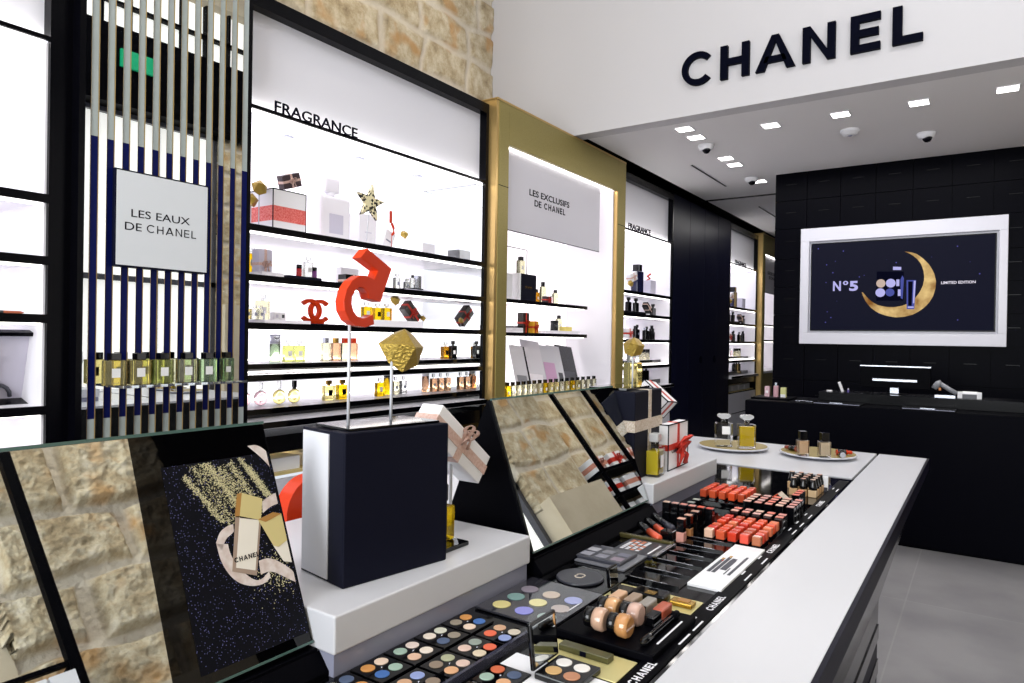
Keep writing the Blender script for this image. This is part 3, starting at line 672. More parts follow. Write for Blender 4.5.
rock('gold rock on tall rod by the mirror side of third shelf', -3.30, 3.86, z+.15, .0, None) if False else None

# --- fourth shelf
z = 1.297
perfume('perfume_bottle', 'tall green bottle with silver cap on fourth shelf', X, Y_(275), z, .06, .06, .155, GREENT, SILVER, 'tall')
for k, px in enumerate((286.5, 297)):
    perfume('perfume_bottle', ['yellow-green square perfume next to the tall green bottle', 'second yellow-green square perfume, farther from the green bottle'][k], X+.02, Y_(px), z, .066, .03, .125, GREENP, CLEARP, group='yellow-green perfumes on fourth shelf')
for k, (px, l, c) in enumerate(((323.5, LYEL, SILVER), (333.5, PEACH, GOLDC), (342.5, LYEL, RED), (351, PEACH, RED))):
    perfume('perfume_bottle', ['pale slim perfume with silver cap on fourth shelf', 'peach slim perfume with gold cap on fourth shelf', 'pale slim perfume with red cap on fourth shelf', 'peach slim perfume with red cap behind the clear rod'][k], X+.02, Y_(px), z, .058, .03, .14, l, c, 'slim', labc=False)
perfume('perfume_bottle', 'amber perfume with dark label near the mirror side of fourth shelf', -3.2, Y_(445.5, -3.2), z, .07, .035, .12, AMBER, CLEARP, lab=INK)
perfume('perfume_bottle', 'black perfume with wide stopper near mirror side, fourth shelf', -3.16, Y_(453, -3.16), z, .06, .03, .13, BODYBLK, BODYBLK)
# --- fifth shelf
z = 1.06
for k, (px, l, c) in enumerate(((244.5, PINKP, CLEARP), (261.5, PINKP, CLEARP), (280, PYEL, CLEARP), (295, PYEL, BODYBLK))):
    perfume('perfume_bottle', ['round pink perfume half hidden by the left frame, fifth shelf', 'round pink perfume on fifth shelf', 'round yellow perfume with clear cap on fifth shelf', 'round yellow perfume with black cap on fifth shelf'][k], X+.03, Y_(px, X+.03), z, .084, .03, .13, l, c, 'round')
for k, px in enumerate((329.5, 343)):
    perfume('perfume_bottle', ['left golden square perfume with dark label on fifth shelf', 'right golden square perfume with dark label on fifth shelf'][k], X+.03, Y_(px, X+.03), z, .078, .035, .12, YEL if k else PYEL, GOLDC, lab=INK, group='golden perfumes on fifth shelf')
perfume('perfume_bottle', 'tall yellow bottle with black cap behind the clear rod, fifth shelf', X-.03, Y_(387.5, X-.03), z, .045, .045, .17, YEL, BODYBLK, 'tall')
perfume('perfume_bottle', 'yellow square perfume before the tall black-capped bottle', X+.04, Y_(380.5, X+.04), z, .07, .03, .12, YEL, CLEARP)
for k, px in enumerate((396, 404)):
    perfume('perfume_bottle', ['pale clear perfume right of the yellow bottles, fifth shelf', 'clear perfume with grey label on fifth shelf'][k], X, Y_(px), z, .05, .03, .12, LYEL if k == 0 else CLEARP, CLEARP, lab=GREYP)
perfume('perfume_bottle', 'tall peach bottle with white cap on fifth shelf', X, Y_(426), z, .052, .05, .17, PEACH, SHELFW, 'tall')
for k, px in enumerate((434, 441, 448)):
    perfume('perfume_bottle', ['first', 'second', 'third'][k]+' peach square perfume right of the tall peach bottle', X+.04, Y_(px, X+.04), z, .05, .03, .13, PEACH, CLEARP, lab=GREYP if k == 0 else LABEL, group='peach perfumes on fifth shelf')

# --- left bay
t = thing('sample_tray', 'black framed sample case leaning on the lowest left shelf', 'display case', (-3.2, 1.06, 1.16), rot=(0, .28, 0))
M = MB(); M.box(-.02, .02, -.115, -.1, 0, .3); M.box(-.02, .02, -.1, .12, .285, .3); M.box(-.02, .06, -.115, .12, 0, .018); M.build('case_frame', BLK, t)
B(-.02, -.01, -.1, .12, .018, .285).build('case_back', LILAC, t)
W = MB(); word(W, .012, (.0605, .03, .009), TOX, ext=.0006); W.build('lettering', WINK, t)
MB().tube([(0, .02+.05*math.cos(a), .03+.05*math.sin(a)) for a in [i*PI/8 for i in range(9)]], .008).build('sample_ring', GREY, t, True)
t = thing('black_stand', 'black curved stand at the left picture edge on lowest shelf', 'stand', (-3.15, .93, 1.16), rot=(0, .2, 0))
B(-.03, .03, -.07, .07, 0, .26).build('body', BLK, t, bevel=.012); B(.03, .032, -.05, .05, .12, .2).build('panel', GREY, t)
t = thing('lip_pencil', 'single copper pencil lying on third left shelf', 'pencil', (-3.1, 1.1, 1.521), rot=(0, 0, .1))
MB().lathe([(.006, -.03), (.006, .03), (.001, .045)], 10, axis='Y').build('body', mat('copper', '#a2512e', .3), t); MB().lathe([(.0063, -.05), (.0063, -.03)], 10, axis='Y').build('cap', BODYBLK, t)

# --- slat shelf bottles
for k, (px, l) in enumerate(((114.5, PYEL), (139.5, PYEL), (163, GREENP), (187, LYEL), (207.5, GREENT))):
    Yb = wall_y(px, -2.87)
    perfume('perfume_bottle', ORD[k]+' black-capped cologne from left on the clear shelf before mirror slats', -2.87, Yb, 1.2385, .082, .035, .128, l, BODYBLK, 'slim', group='black-capped colognes before the mirror slats')
perfume('perfume_bottle', 'green cologne half cut by slat, rightmost on the clear shelf', -2.91, wall_y(227, -2.91), 1.2385, .06, .03, .128, GREENT, BODYBLK, 'slim', group='black-capped colognes before the mirror slats')

# --- gold niche goods
z = 1.765; NX = -3.28
t = thing('book_box', 'black presentation case with white spine at left of upper niche shelf', 'box', (NX+.06, (Y_(518, NX+.1)+Y_(533.5, NX+.1))/2, z))
hw = (Y_(533.5, NX+.1)-Y_(518, NX+.1))/2
B(-.06, .06, -hw, hw, 0, .225).build('case', NAVYP, t, bevel=.003); B(-.06, .061, -hw-.03, -hw-.002, 0, .225).build('spine', PAPER, t)
W = MB(); word(W, .018, (.0605, 0, .115), TOX); W.build('lettering', GOLDC, t)
t = thing('book_box', 'second white and black presentation case behind the niche edge', 'box', (NX+.05, Y_(511, NX+.1)-.03, z))
B(-.06, .05, -.09, .04, 0, .215).build('case', PAPER, t, bevel=.003); B(-.06, .052, -.1, -.05, 0, .22).build('cover', NAVYP, t)
perfume('perfume_bottle', 'square perfume with black cap standing on the black presentation case', NX+.05, Y_(519.5, NX+.05), z+.225, .075, .04, .15, LYEL, BODYBLK, 'slim')
t = thing('wire_frame', 'thin black open frame behind the presentation cases', 'display frame', (-3.4, Y_(520, -3.4), z))
M = MB()
M.tube([(0, -.25, .48), (0, .09, .48), (0, .09, .2)], .0035, 6); M.tube([(0, -.25, .48), (0, -.25, 0)], .0035, 6); M.tube([(0, .09, .2), (0, .09, 0)], .0035, 6); M.build('frame', INK, t)
for k, (px, h, w_, l) in enumerate(((535.5, .125, .05, AMBER), (542, .195, .055, LYEL), (554.5, .135, .055, LYEL))):
    perfume('perfume_bottle', ['small amber perfume right of black case, upper niche shelf', 'tall pale perfume with black cap, upper niche shelf', 'pale perfume with black cap at right of upper niche shelf'][k], NX+.02*k, Y_(px, NX+.02*k), z, w_, .04, h, l, BODYBLK, 'slim')
gift('small dark gift with large red bow on upper niche shelf', NX+.1, Y_(546, NX+.1), z+.03, (.05, .08, .06), (0, 0, 0), mat('dark_brown_box'), REDR)
perfume('perfume_bottle', 'tiny pink sample before the last bottle of upper niche shelf', NX+.12, Y_(550.5, NX+.12), z, .03, .02, .07, PINKP, CLEARP)
z = 1.50
block('display_block', 'white block at left of lower niche shelf', -3.35, -3.16, Y_(508, -3.2), Y_(519, -3.2), z, z+.04, SHELFW)
block('black_tin', 'flat black tin on the white block, lower niche shelf', -3.3, -3.2, Y_(509.5, -3.25), Y_(518, -3.25), z+.04, z+.055, BODYBLK, 'tin')
gift('tall brown gift tied with red ribbon on lower niche shelf', NX+.05, Y_(523, NX+.05), z+.085, (.06, .09, .17), (0, 0, 0), mat('brown_black_box'), REDR)
gift('yellow and white small gift with big red bow, lower niche shelf', NX+.1, Y_(533, NX+.1), z+.05, (.05, .09, .1), (0, 0, 0), mat('yellow_box', '#d9a52a', .4), REDR)
block('display_block', 'long white block at right of lower niche shelf', -3.4, -3.15, Y_(540, -3.2), Y_(575, -3.2), z, z+.028, SHELFW)
perfume('candle_jar', 'round black candle jar on the long white block', NX, Y_(554, NX), z+.028, .075, .075, .095, BODYBLK, BODYBLK, 'tall', cat='candle')
perfume('perfume_bottle', 'clear perfume with black cap behind the black jar', NX-.05, Y_(558.5, NX-.05), z+.028, .06, .04, .15, LYEL, BODYBLK, 'slim')
block('yellow_carton', 'small yellow box at right end of the white block', NX-.03, NX+.03, Y_(562, NX), Y_(569, NX), z+.028, z+.07, mat('pale_yellow_card', '#dccb6a', .5), 'box')
# standing cards
CARD = [(508, 521, '#d8d6dc', '#8a8a90', 'white card with small grey picture, leftmost of slanted cards'), (512, 524, '#1b1b20', '#4a4a52', 'black glossy card second from left among slanted cards'),
        (523, 541, '#dcd9e0', '#efeaf0', 'large plain white card in the middle of the slanted cards'), (541, 556, '#cfcfd6', '#c49bbd', 'card with lilac lower half among the slanted cards'),
        (551, 563, '#d0d0d6', '#3c3c42', 'narrow card with dark flower pattern among slanted cards'), (561, 577, '#2e2e34', '#3a3a42', 'dark grey card rightmost of the slanted cards')]
for k, (pa, pb, c1, c2, lab) in enumerate(CARD):
    yc = Y_((pa+pb)/2, -3.25); wd = Y_(pb, -3.25)-Y_(pa, -3.25)
    t = thing('display_card', lab, 'display card', (-3.17-.014*k, yc+.05, .99), rot=(-.10, -.32, 0), group='slanted cards in the gold niche')
    B(-.004, .004, -wd/2, wd/2, 0, .47 if k == 2 else .42).build('card', mat('card%d' % k, c1, .25), t)
    B(.004, .005, -wd*.36, wd*.36, .05, .26 if k == 3 else .16).build('print', mat('cardp%d' % k, c2, .35), t)
for k in range(17):
    px = 508+k*5.4; l = [YEL, LYEL, LYEL, LYEL, LYEL, LYEL, LYEL, YEL, PYEL, PYEL, LYEL, PYEL, YEL, PYEL, LYEL, LYEL, LYEL][k]
    perfume('perfume_bottle', ORD[k]+' from left in the row of black-capped perfumes on the niche ledge', -2.99, wall_y(px, -2.99), .99, .052, .03, .128, l, BODYBLK, 'slim', group='row of black-capped perfumes on the niche ledge')

# --- bay three and four goods (dark bottles)
def dark_goods(y0, y1, tagw, which):
    n = 0
    Zs = Z3
    W_ = y1-y0
    perfume('perfume_bottle', 'large navy dummy perfume on top shelf of '+tagw, -3.2, y0+W_*.58, Zs[0], .17, .08, .33, mat('navy_glass', '#171a3a', .08), BODYBLK, 'slim', lab=mat('navy_glass'))
    block('white_carton', 'white box right of the navy dummy bottle in '+tagw, -3.25, -3.12, y0+W_*.74, y0+W_*.86, Zs[0], Zs[0]+.17, LILAC, 'box')
    gift('tilted white gift beside the navy dummy in '+tagw, -3.15, y0+W_*.36, Zs[0]+.17, (.06, .16, .09), (.3, 0, 0), PAPER, PINKR)
    rock('gold rock under the tilted gift in '+tagw, -3.12, y0+W_*.28, Zs[0]+.09, .07, Zs[0], 1, 21)
    rock('gold rock at the left end of '+tagw, -3.12, y0+W_*.06, Zs[0]+.12, .08, Zs[0], 2, 22)
    if which == 3: 
        t = thing('red_ribbon_curl', 'red folded ribbon on white box in third bay', 'ribbon', (-3.18, y0+W_*.8, Zs[0]+.17)); MB().tube([(0, -.04, .0), (0, .04, .03), (0, -.03, .05), (0, .05, .08)], .012, 6).build('ribbon', RED, t)
    for k, fx in enumerate((.06, .30, .46, .86)):
        perfume('perfume_bottle', 'black stoppered bottle, '+ORD[k]+' from left on second shelf of '+tagw, -3.15, y0+W_*fx, Zs[1]+(.03 if k < 3 else 0), .085, .04, .15 if k != 3 else .14, BODYBLK, BODYBLK, 'twin', group='black bottles on second shelf of '+tagw, labc=False)
    block('display_block', 'black slab under stoppered bottles, second shelf of '+tagw, -3.3, -3.08, y0+W_*.02, y0+W_*.56, Zs[1], Zs[1]+.03, BLKM)
    gift('tilted dark gift with pink bow on second shelf of '+tagw, -3.12, y0+W_*.66, Zs[1]+.085, (.06, .14, .06), (-.6, 0, 0), BODYBLK, PINKR)
    for k, fx in enumerate((.04, .40, .5, .62, .72, .78, .86)):
        perfume('perfume_bottle', 'black bottle, '+ORD[k]+' from left on third shelf of '+tagw, -3.15+.03*(k % 2), y0+W_*fx, Zs[2], .055, .04, .13+.015*(k % 3), BODYBLK, SILVER if k in (3,) else BODYBLK, 'slim' if k % 2 else 'twin', group='black bottles on third shelf of '+tagw, lab=GREYP if k == 2 else INK)
    gift('white gift with red bow among black bottles, third shelf of '+tagw, -3.1, y0+W_*.2, Zs[2]+.06, (.06, .14, .1), (0, 0, 0), PAPER, REDR)
    for k, (fx, l, c) in enumerate(((.44, CLEARP, CLEARP), (.52, PINKP, CLEARP), (.72, LYEL, BODYBLK), (.82, LYEL, BODYBLK))):
        perfume('perfume_bottle', ['clear', 'pale pink', 'straw coloured wide-capped', 'second straw coloured wide-capped'][k]+' perfume on fourth shelf of '+tagw, -3.2, y0+W_*fx, Zs[3], .075, .04, .12, l, c, 'tall' if k > 1 else 'block')
    for k, fx in enumerate((.08, .54, .63, .72)):
        perfume('perfume_bottle', 'black stoppered bottle, '+ORD[k]+' from left on fifth shelf of '+tagw, -3.15, y0+W_*fx, Zs[4], .085, .04, .16, BODYBLK, BODYBLK, 'twin', group='black bottles on fifth shelf of '+tagw, labc=False)
dark_goods(6.42, 7.60, 'third bay', 3)
dark_goods(9.84, 11.2, 'farthest bay', 4)
for y0, y1, lab in ((2.2, 2.44, 'short white carton'), (2.5, 2.9, 'long white carton'), ):
    block('white_carton', lab+' in the low gold recess of wide bay', -3.5, -3.06, y0, y1, .73, .80, PAPER, 'box')
for k in range(4):
    block('white_carton', ORD[k]+' white carton in the low recess of farthest bay', -3.4, -3.06, 9.9+k*.31, 10.18+k*.31, .73, .81, PAPER, 'box', group='white cartons in the far low recess')

# ------------------------------------------------------------------ reception
rd = thing('reception_desk', 'long black reception desk before the panelled wall', 'desk', (0, 0, 0))
B(-1.6, 1.5, 5.7, 6.35, 0, .985).build('desk_body', BLKM, rd, bevel=.003)
B(-1.105, 1.5, 6.0, 6.34, .985, 1.062).build('raised_ledge', BLK, rd, bevel=.002)
B(-1.6, 1.5, 5.69, 5.7, .02, .98).build('front_panel', mat('desk_front', '#05050c', .4, spec=.03), rd)
t = thing('monitor', 'black computer monitor seen from behind on the reception desk', 'monitor', (-.585, 6.2, 1.062))
B(-.245, .245, -.02, .015, .045, .222).build('screen_shell', BLKM, t, bevel=.004); B(-.245, .245, -.024, .014, .214, .2215).build('top_edge', SILVER, t)
B(-.155, .155, -.027, -.02, .098, .118).build('pale_bar', SILVER, t, bevel=.002); B(-.03, .03, -.02, .0, .0, .06).build('stand', SILVER, t); B(-.09, .09, -.06, .06, 0, .006).build('foot', BLKM, t)  # silver bar across the back of the shell, then stand and foot
t = thing('barcode_scanner', 'grey handheld barcode scanner leaning in its cradle', 'scanner', (-.24, 6.15, 1.062))
M = MB(); M.tube([(-.075, 0, .06), (-.05, 0, .1), (-.03, 0, .105)], .024, 10); M.tube([(-.04, 0, .1), (.02, 0, .06), (.07, 0, .03)], .017, 10); M.build('scanner_head', mat('grey_plastic', '#8d8f96', .4), t, True)
MB().tube([(-.06, 0, .02), (-.055, 0, .06)], .016, 10).tube([(-.06, 0, .02), (.02, .01, .01)], .009).build('scanner_grip', BLKM, t, True)
B(-.07, .06, -.03, .03, 0, .015).build('cradle', SILVER, t); B(-.045, -.03, -.028, -.022, .05, .07).build('trigger', mat('orange_plastic', '#c9772a', .4), t)
t = thing('label_printer', 'small white label roll holder right of the barcode scanner', 'printer', (-.09, 6.15, 1.062))
B(-.07, .07, -.03, .03, 0, .03).build('base', GREY, t); B(-.075, -.045, -.035, .035, 0, .045).build('side_cheek', PAPER, t); B(.045, .075, -.035, .035, 0, .045).build('side_cheek', PAPER, t); MB().lathe([(.02, -.045), (.02, .045)], 16, axis='X').build('paper_roll', PAPER, t).location = (0, 0, .03)
t = thing('phone_handset', 'white handset leaning upright at left of the monitor', 'phone', (-.945, 6.12, 1.062), rot=(0, -.35, 0))
B(-.009, .009, -.015, .015, 0, .085).build('handset', PAPER, t, bevel=.004); B(-.01, -.008, -.01, .01, .05, .07).build('earpiece', GREY, t)
t = thing('blue_bottle', 'tiny violet bottle beside the white handset', 'bottle', (-.905, 6.12, 1.062)); MB().cyl(0, 0, 0, .008, .02).build('bottle_body', mat('violet', '#5a4a9a', .3), t); MB().cyl(0, 0, .02, .005, .012).build('cap', WINK, t)
t = thing('jar_lid', 'flat white lid lying on the ledge left of handset', 'lid', (-1.04, 6.1, 1.062)); MB().lathe([(.022, 0), (.024, .004), (.02, .01)], 20).build('lid', PAPER, t, True)
MB().cyl(0, 0, .01, .004, .003).build('lid_knob', SILVER, t)
ty = block('black_tray', 'black tray with three small cosmetics at left end of the desk', -1.6, -1.3, 5.85, 6.15, .985, 1.0, BLKM, 'tray')
t = thing('pink_carton', 'small pink carton on the reception tray', 'box', (-1.505, 6.0, 1.0)); B(-.018, .018, -.018, .018, 0, .085).build('carton', mat('pale_pink', '#d7b4bd', .5), t); B(-.01, .01, -.0185, -.018, .03, .05).build('print', PAPER, t)
perfume('perfume_bottle', 'pink pump bottle in the middle of the reception tray', -1.43, 5.98, 1.0, .036, .03, .12, mat('rose_liquid', '#c79aa4', .3), SILVER, 'slim', rz=-PI/2, labc=False)
t = thing('yellow_carton', 'pale yellow carton at right of the reception tray', 'box', (-1.375, 6.0, 1.0)); B(-.02, .02, -.02, .02, 0, .08).build('carton', mat('pale_yellow', '#cfcf8f', .5), t); B(-.02, .02, -.0205, -.02, 0, .025).build('band', PAPER, t)
t = thing('key_bunch', 'silver keys lying on the desk right of the cosmetics tray', 'keys', (-1.2, 5.9, .985))
M = MB(); M.tube([(.02*math.cos(a), .02*math.sin(a), .004) for a in [i*PI/6 for i in range(13)]], .002); M.build('key_ring', SILVER, t)
B(.02, .07, -.008, .008, 0, .004).build('key', SILVER, t); B(-.06, -.02, -.012, .006, 0, .004).build('key', SILVER, t)
for k, (x, lab) in enumerate(((-.93, 'flat black tablet on the front edge of desk, left one'), (-.33, 'flat black tablet on the front edge of desk, below monitor right side'))):
    t = thing('tablet', lab, 'tablet', (x, 5.83, .985), group='flat tablets on the desk'); B(-.17, .17, -.1, .1, 0, .01).build('body', BLK, t, bevel=.003); B(-.16, .16, -.104, -.1, .004, .009).build('edge', GREYP, t)
    B(-.05, .04, -.07, -.05, .01, .014).build('card_slot', SILVER, t)

# wall screen
ws = thing('wall_screen', 'large wall screen in wide white frame showing a golden crescent', 'screen', (0, 7.5, 0))
M = MB(); M.box(-1.566, .153, -.05, 0, 1.447, 1.56); M.box(-1.566, .153, -.05, 0, 2.48, 2.613); M.box(-1.566, -1.485, -.05, 0, 1.56, 2.48); M.box(.088, .153, -.05, 0, 1.56, 2.48); M.box(-1.485, .088, -.02, 0, 1.56, 2.48); M.build('white_surround', mat('surround_white', '#c8c8d2', .3), ws, bevel=.003)
B(-1.466, .07, -.045, -.02, 1.58, 2.458).build('bezel', BLK, ws)
sm_ = mat('screen_blue', '#020207', .6, spec=.1, emit='#0a0c24', es=1.0)
pc = B(-1.456, .06, -.047, -.045, 1.59, 2.448).build('display', sm_, ws)
moon = mat('screen_moon', '#000000', .9, spec=0, emit='#d9a860', es=.9); nt = moon.node_tree; n = nt.nodes.new('ShaderNodeTexNoise'); n.inputs['Scale'].default_value = 7; n.inputs['Detail'].default_value = 5
rr = nt.nodes.new('ShaderNodeValToRGB'); rr.color_ramp.elements[0].position = .35; rr.color_ramp.elements[0].color = lin('#8a5a28'); rr.color_ramp.elements[1].position = .65; rr.color_ramp.elements[1].color = lin('#f1cf8c'); tcm = nt.nodes.new('ShaderNodeTexCoord')
nt.links.new(tcm.outputs['Object'], n.inputs['Vector']); nt.links.new(n.outputs['Fac'], rr.inputs['Fac']); nt.links.new(rr.outputs['Color'], nt.nodes['Principled BSDF'].inputs['Emission Color'])
EW = mat('screen_white', '#000000', .9, spec=0, emit='#b9b6ee', es=1.0); EP = mat('screen_pale', '#000000', .9, spec=0, emit='#e8e2f0', es=1.0); EB = mat('screen_bluegrey', '#000000', .9, spec=0, emit='#5058a8', es=.9); ED = mat('screen_dark', '#000000', .9, spec=0, emit='#0a0b1c', es=1)
def SP(px, py):   # point of the picture on the wall screen, from its own grid
    u_ = (px-813)/(994-813); a = YAW+math.atan((512-px)/FPX); X_ = -7.453*math.tan(a)
    d = fw+CR*((px-512)/FPX)-CU*((py-341.5)/FPX); return X_, 1.45+d.z*7.453/d.y
def zp(a, b): return SP(830+a/7.592, 240+b/7.592)
outer = [(553, 88), (600, 92), (650, 108), (700, 145), (745, 190), (780, 250), (796, 310), (792, 370), (775, 430), (740, 485), (690, 530), (630, 565), (560, 583), (490, 588), (420, 575), (360, 553), (310, 520), (270, 475), (245, 430), (233, 395)]
inner = [(245, 400), (270, 430), (310, 468), (360, 495), (420, 508), (480, 510), (540, 500), (590, 480), (640, 440), (675, 395), (697, 345), (707, 290), (700, 235), (682, 185), (650, 145), (610, 113), (575, 97)]
M = MB(); O = [zp(*p) for p in outer]; I = [zp(*p) for p in inner][::-1]
vs_ = []; nO = len(O)
def resamp(L_, n_):
    d = [0]
    for a, b in zip(L_, L_[1:]): d.append(d[-1]+math.dist(a, b))
    out = []
    for i in range(n_):
        s = d[-1]*i/(n_-1); k = max(j for j in range(len(d)) if d[j] <= s+1e-9); k = min(k, len(L_)-2); f = (s-d[k])/(d[k+1]-d[k]); out.append((L_[k][0]+(L_[k+1][0]-L_[k][0])*f, L_[k][1]+(L_[k+1][1]-L_[k][1])*f))
    return out
O = resamp(O, 40); I = resamp(I, 40)
for i in range(39): M.prism([O[i], O[i+1], I[i+1], I[i]], -.049, -.0472, 'XZ')
M.build('crescent_image', moon, pc)
def spoly(M, P_, m=0, lift=0): M.prism([zp(*p) for p in P_], -.0495-lift, -.0473, 'XZ', m)
M = MB()
def ell(cx, cy, rx, ry): return [(cx+rx*math.cos(a), cy+ry*math.sin(a)) for a in [2*PI*i/20 for i in range(20)]]
spoly(M, [(345, 240), (550, 240), (550, 460), (345, 460)], 2)
spoly(M, ell(378, 330, 35, 32), 3, .0004); spoly(M, ell(453, 328, 37, 33), 0, .0004); spoly(M, ell(375, 400, 37, 33), 0, .0004); spoly(M, ell(448, 398, 34, 30), 1, .0004)
spoly(M, [(468, 203), (530, 205), (530, 228), (468, 228)], 0); spoly(M, [(495, 300), (518, 300), (518, 350), (495, 350)], 0, .0004); spoly(M, [(508, 375), (535, 375), (535, 425), (508, 425)], 0, .0004); spoly(M, [(526, 300), (540, 270), (552, 290), (545, 450), (530, 440)], 1, .0006)
spoly(M, [(572, 305), (645, 305), (635, 525), (577, 525)], 1, .001); spoly(M, [(585, 315), (620, 315), (615, 500), (588, 500)], 2, .0014); spoly(M, [(585, 505), (630, 505), (630, 516), (585, 516)], 0, .0014); spoly(M, [(628, 310), (642, 310), (634, 480), (624, 480)], 0, .0014)
M.build('palette_image', [EW, EB, ED, mat('screen_sand', '#000000', .9, spec=0, emit='#c9b3a6', es=1)], pc)
nt = sm_.node_tree; vo = nt.nodes.new('ShaderNodeTexVoronoi'); vo.inputs['Scale'].default_value = 11; tcs = nt.nodes.new('ShaderNodeTexCoord'); rr = nt.nodes.new('ShaderNodeValToRGB')
rr.color_ramp.elements[0].position = .035; rr.color_ramp.elements[0].color = lin('#6a68d0'); rr.color_ramp.elements[1].position = .075; rr.color_ramp.elements[1].color = lin('#080a1e')
nt.links.new(tcs.outputs['Object'], vo.inputs['Vector']); nt.links.new(vo.outputs['Distance'], rr.inputs['Fac']); nt.links.new(rr.outputs['Color'], nt.nodes['Principled BSDF'].inputs['Emission Color'])
c_ = zp(108, 350)
def fz(body, a, b, c, d, bold):
    p, q = zp(a, d), zp(b, c); fit(body, p[0], q[0], p[1], q[1], TOY, .048, EW, pc, ext=.001, bold=bold)
fz('N', 15, 75, 312, 388, .03); fz('o', 90, 130, 310, 343, .03); fz('5', 138, 205, 310, 388, .04)
text('LIMITED EDITION', .034, (SP(957, 282.5)[0], -.048, SP(957, 282.5)[1]), TOY, EP, pc, bold=.0008, sx=1.0)

# ------------------------------------------------------------------ counter island
ci = thing('makeup_counter', 'long makeup counter island with white top and black sides', 'counter', (0, 0, 0))
NEAR = -.6
B(-.353, -.184, NEAR, 3.2, .985, 1.0).build('front_top_strip', SOLID, ci, bevel=.0015)
B(-.184, -.1765, NEAR, 3.2, .955, 1.0).build('black_edge', mat('edge_black', '#06061a', .35, spec=.05), ci)
B(-.351, -.347, NEAR+.02, 3.19, .02, .40).build('recessed_front', mat('edge_black'), ci)
for z in (.105, .246): B(-.347, -.342, NEAR+.02, 3.188, z, z+.058).build('drawer_rail', mat('rail_grey', '#6e6c70', .2, metal=.6), ci)
B(-1.45, -.362, 2.56, 3.2, .985, 1.0).build('end_top', SOLID, ci, bevel=.0015)
B(-1.45, -1.12, NEAR, 2.56, .985, 1.0).build('rear_top', SOLID, ci, bevel=.0015)
M = MB(); M.prism([(-.182, .985), (-.19, .962), (-.345, .40), (-.35, .02), (-1.3, .02), (-1.3, .40), (-1.44, .962), (-1.448, .985)], NEAR+.01, 3.195, 'XZ')
M.build('counter_body', mat('counter_black', '#040408', .12, spec=.45), ci)
B(-1.12, -.353, NEAR+.02, 2.56, .95, .9965).build('tester_tray', PLEX, ci)
M = MB()
for k in range(9): M.box(-.33, -.322, 2.6-k*.38, 2.85-k*.38, .46, .475)
for k in range(6): 
    pass
# label strip along the tester tray
ls = B(-.392, -.362, .2, 2.5, .9966, .9985).build('label_strip', BLKM, ci)
for k, y in enumerate((.875, 1.185, 1.575, 2.1)):
    W = MB(); word(W, .0125, (-.377, y-.0, .9986), TOZ, ext=.0003, t=.2); W.build('lettering', WINK, ls)
for y in (.62, .72, .99, 1.05, 1.33, 1.45, 1.72, 1.8, 1.9, 2.3): B(-.3705, -.3675, y, y+.045, .9985, .999).build('shade_label', WINK, ls); B(-.385, -.382, y+.03, y+.055, .9985, .999).build('shade_label', WINK, ls)

def riser(lab, y0, y1):
    t = thing('riser', lab, 'display riser')
    B(-1.13, -.705, y0+.004, y1-.004, .9966, 1.028).build('plinth', GREYP, t)
    B(-1.14, -.70, y0, y1, 1.028, 1.08).build('top_block', SOLID, t, bevel=.003, seg=3)
    return t
riser('white riser block carrying the black case and red numeral', .618, 1.092)
riser('white riser block carrying ribboned gifts, farther along the counter', 1.676, 2.186)

# mirrors on easel wedges: plane from (-.712, 1.04) to (-.817, 1.325)
def mirror_stand(lab, y0, y1, split=None, bx=-.712, tx=-.817):
    t = thing('counter_mirror', lab, 'mirror')
    # wedge body
    M = MB(); M.prism([(bx-.007, 1.030), (tx-.008, 1.318), (tx-.015, 1.322), (tx-.143, 1.0), (bx-.008, 1.0)], y0+.004, y1-.004, 'XZ'); M.build('easel_body', BLKM, t)
    d = Vector((tx-bx, 0, .285)).normalized(); n_ = Vector((d.z, 0, -d.x)); o = Vector((bx, 0, 1.04))
    L_ = .3037
    def slab(M, a0, a1, h0, h1, t0, t1, m=0):
        vs_ = []
        for tt in (t0, t1):
            for (yy, hh) in ((a0, h0), (a1, h0), (a1, h1), (a0, h1)): p = o+d*hh+n_*tt; vs_.append((p.x, yy, p.z))
        M.add(vs_, [(3, 2, 1, 0), (4, 5, 6, 7), (0, 1, 5, 4), (1, 2, 6, 5), (2, 3, 7, 6), (3, 0, 4, 7)], m)
    M = MB(); slab(M, y0, y1, -.004, L_+.003, -.008, -.002); M.build('back_plate', BLK, t)
    s = split if split else y1
    M = MB(); slab(M, y0+.003, s, 0, L_, -.002, 0); M.build('mirror_glass', MIRR, t)
    if split:
        M = MB(); slab(M, s, y1-.003, 0, L_, -.002, 0); gp = M.build('black_glass_panel', mat('smoked_glass', '#030304', .02, spec=.5), t)
    M = MB(); M.prism([(bx+.006, .9966), (bx+.026, .9966), (bx+.026, 1.003), (bx+.006, 1.026)], y0-.005, y1+.012, 'XZ'); M.box(bx-.03, bx+.006, y0-.003, y1+.003, .9966, 1.03); M.build('base_lip', BLKM, t, bevel=.001)
    M = MB(); slab(M, y0, y1, L_, L_+.004, -.002, .001); ge = M.build('glass_edge', mat('green_glass_edge', '#47605b', .15), t); M = MB(); slab(M, y0, y1, -.003, .0, -.002, .001); M.build('glass_edge', mat('green_glass_edge'), t)
    return t, slab, o, d, n_
m2, slab, o_, d_, n_ = mirror_stand('tilted counter mirror in the middle of the counter, facing the aisle', 1.12, 1.668)
m1, slab, o_, d_, n_ = mirror_stand('large tilted mirror with starry poster nearest the camera', -.02, .616, .425, -.74, -.855)
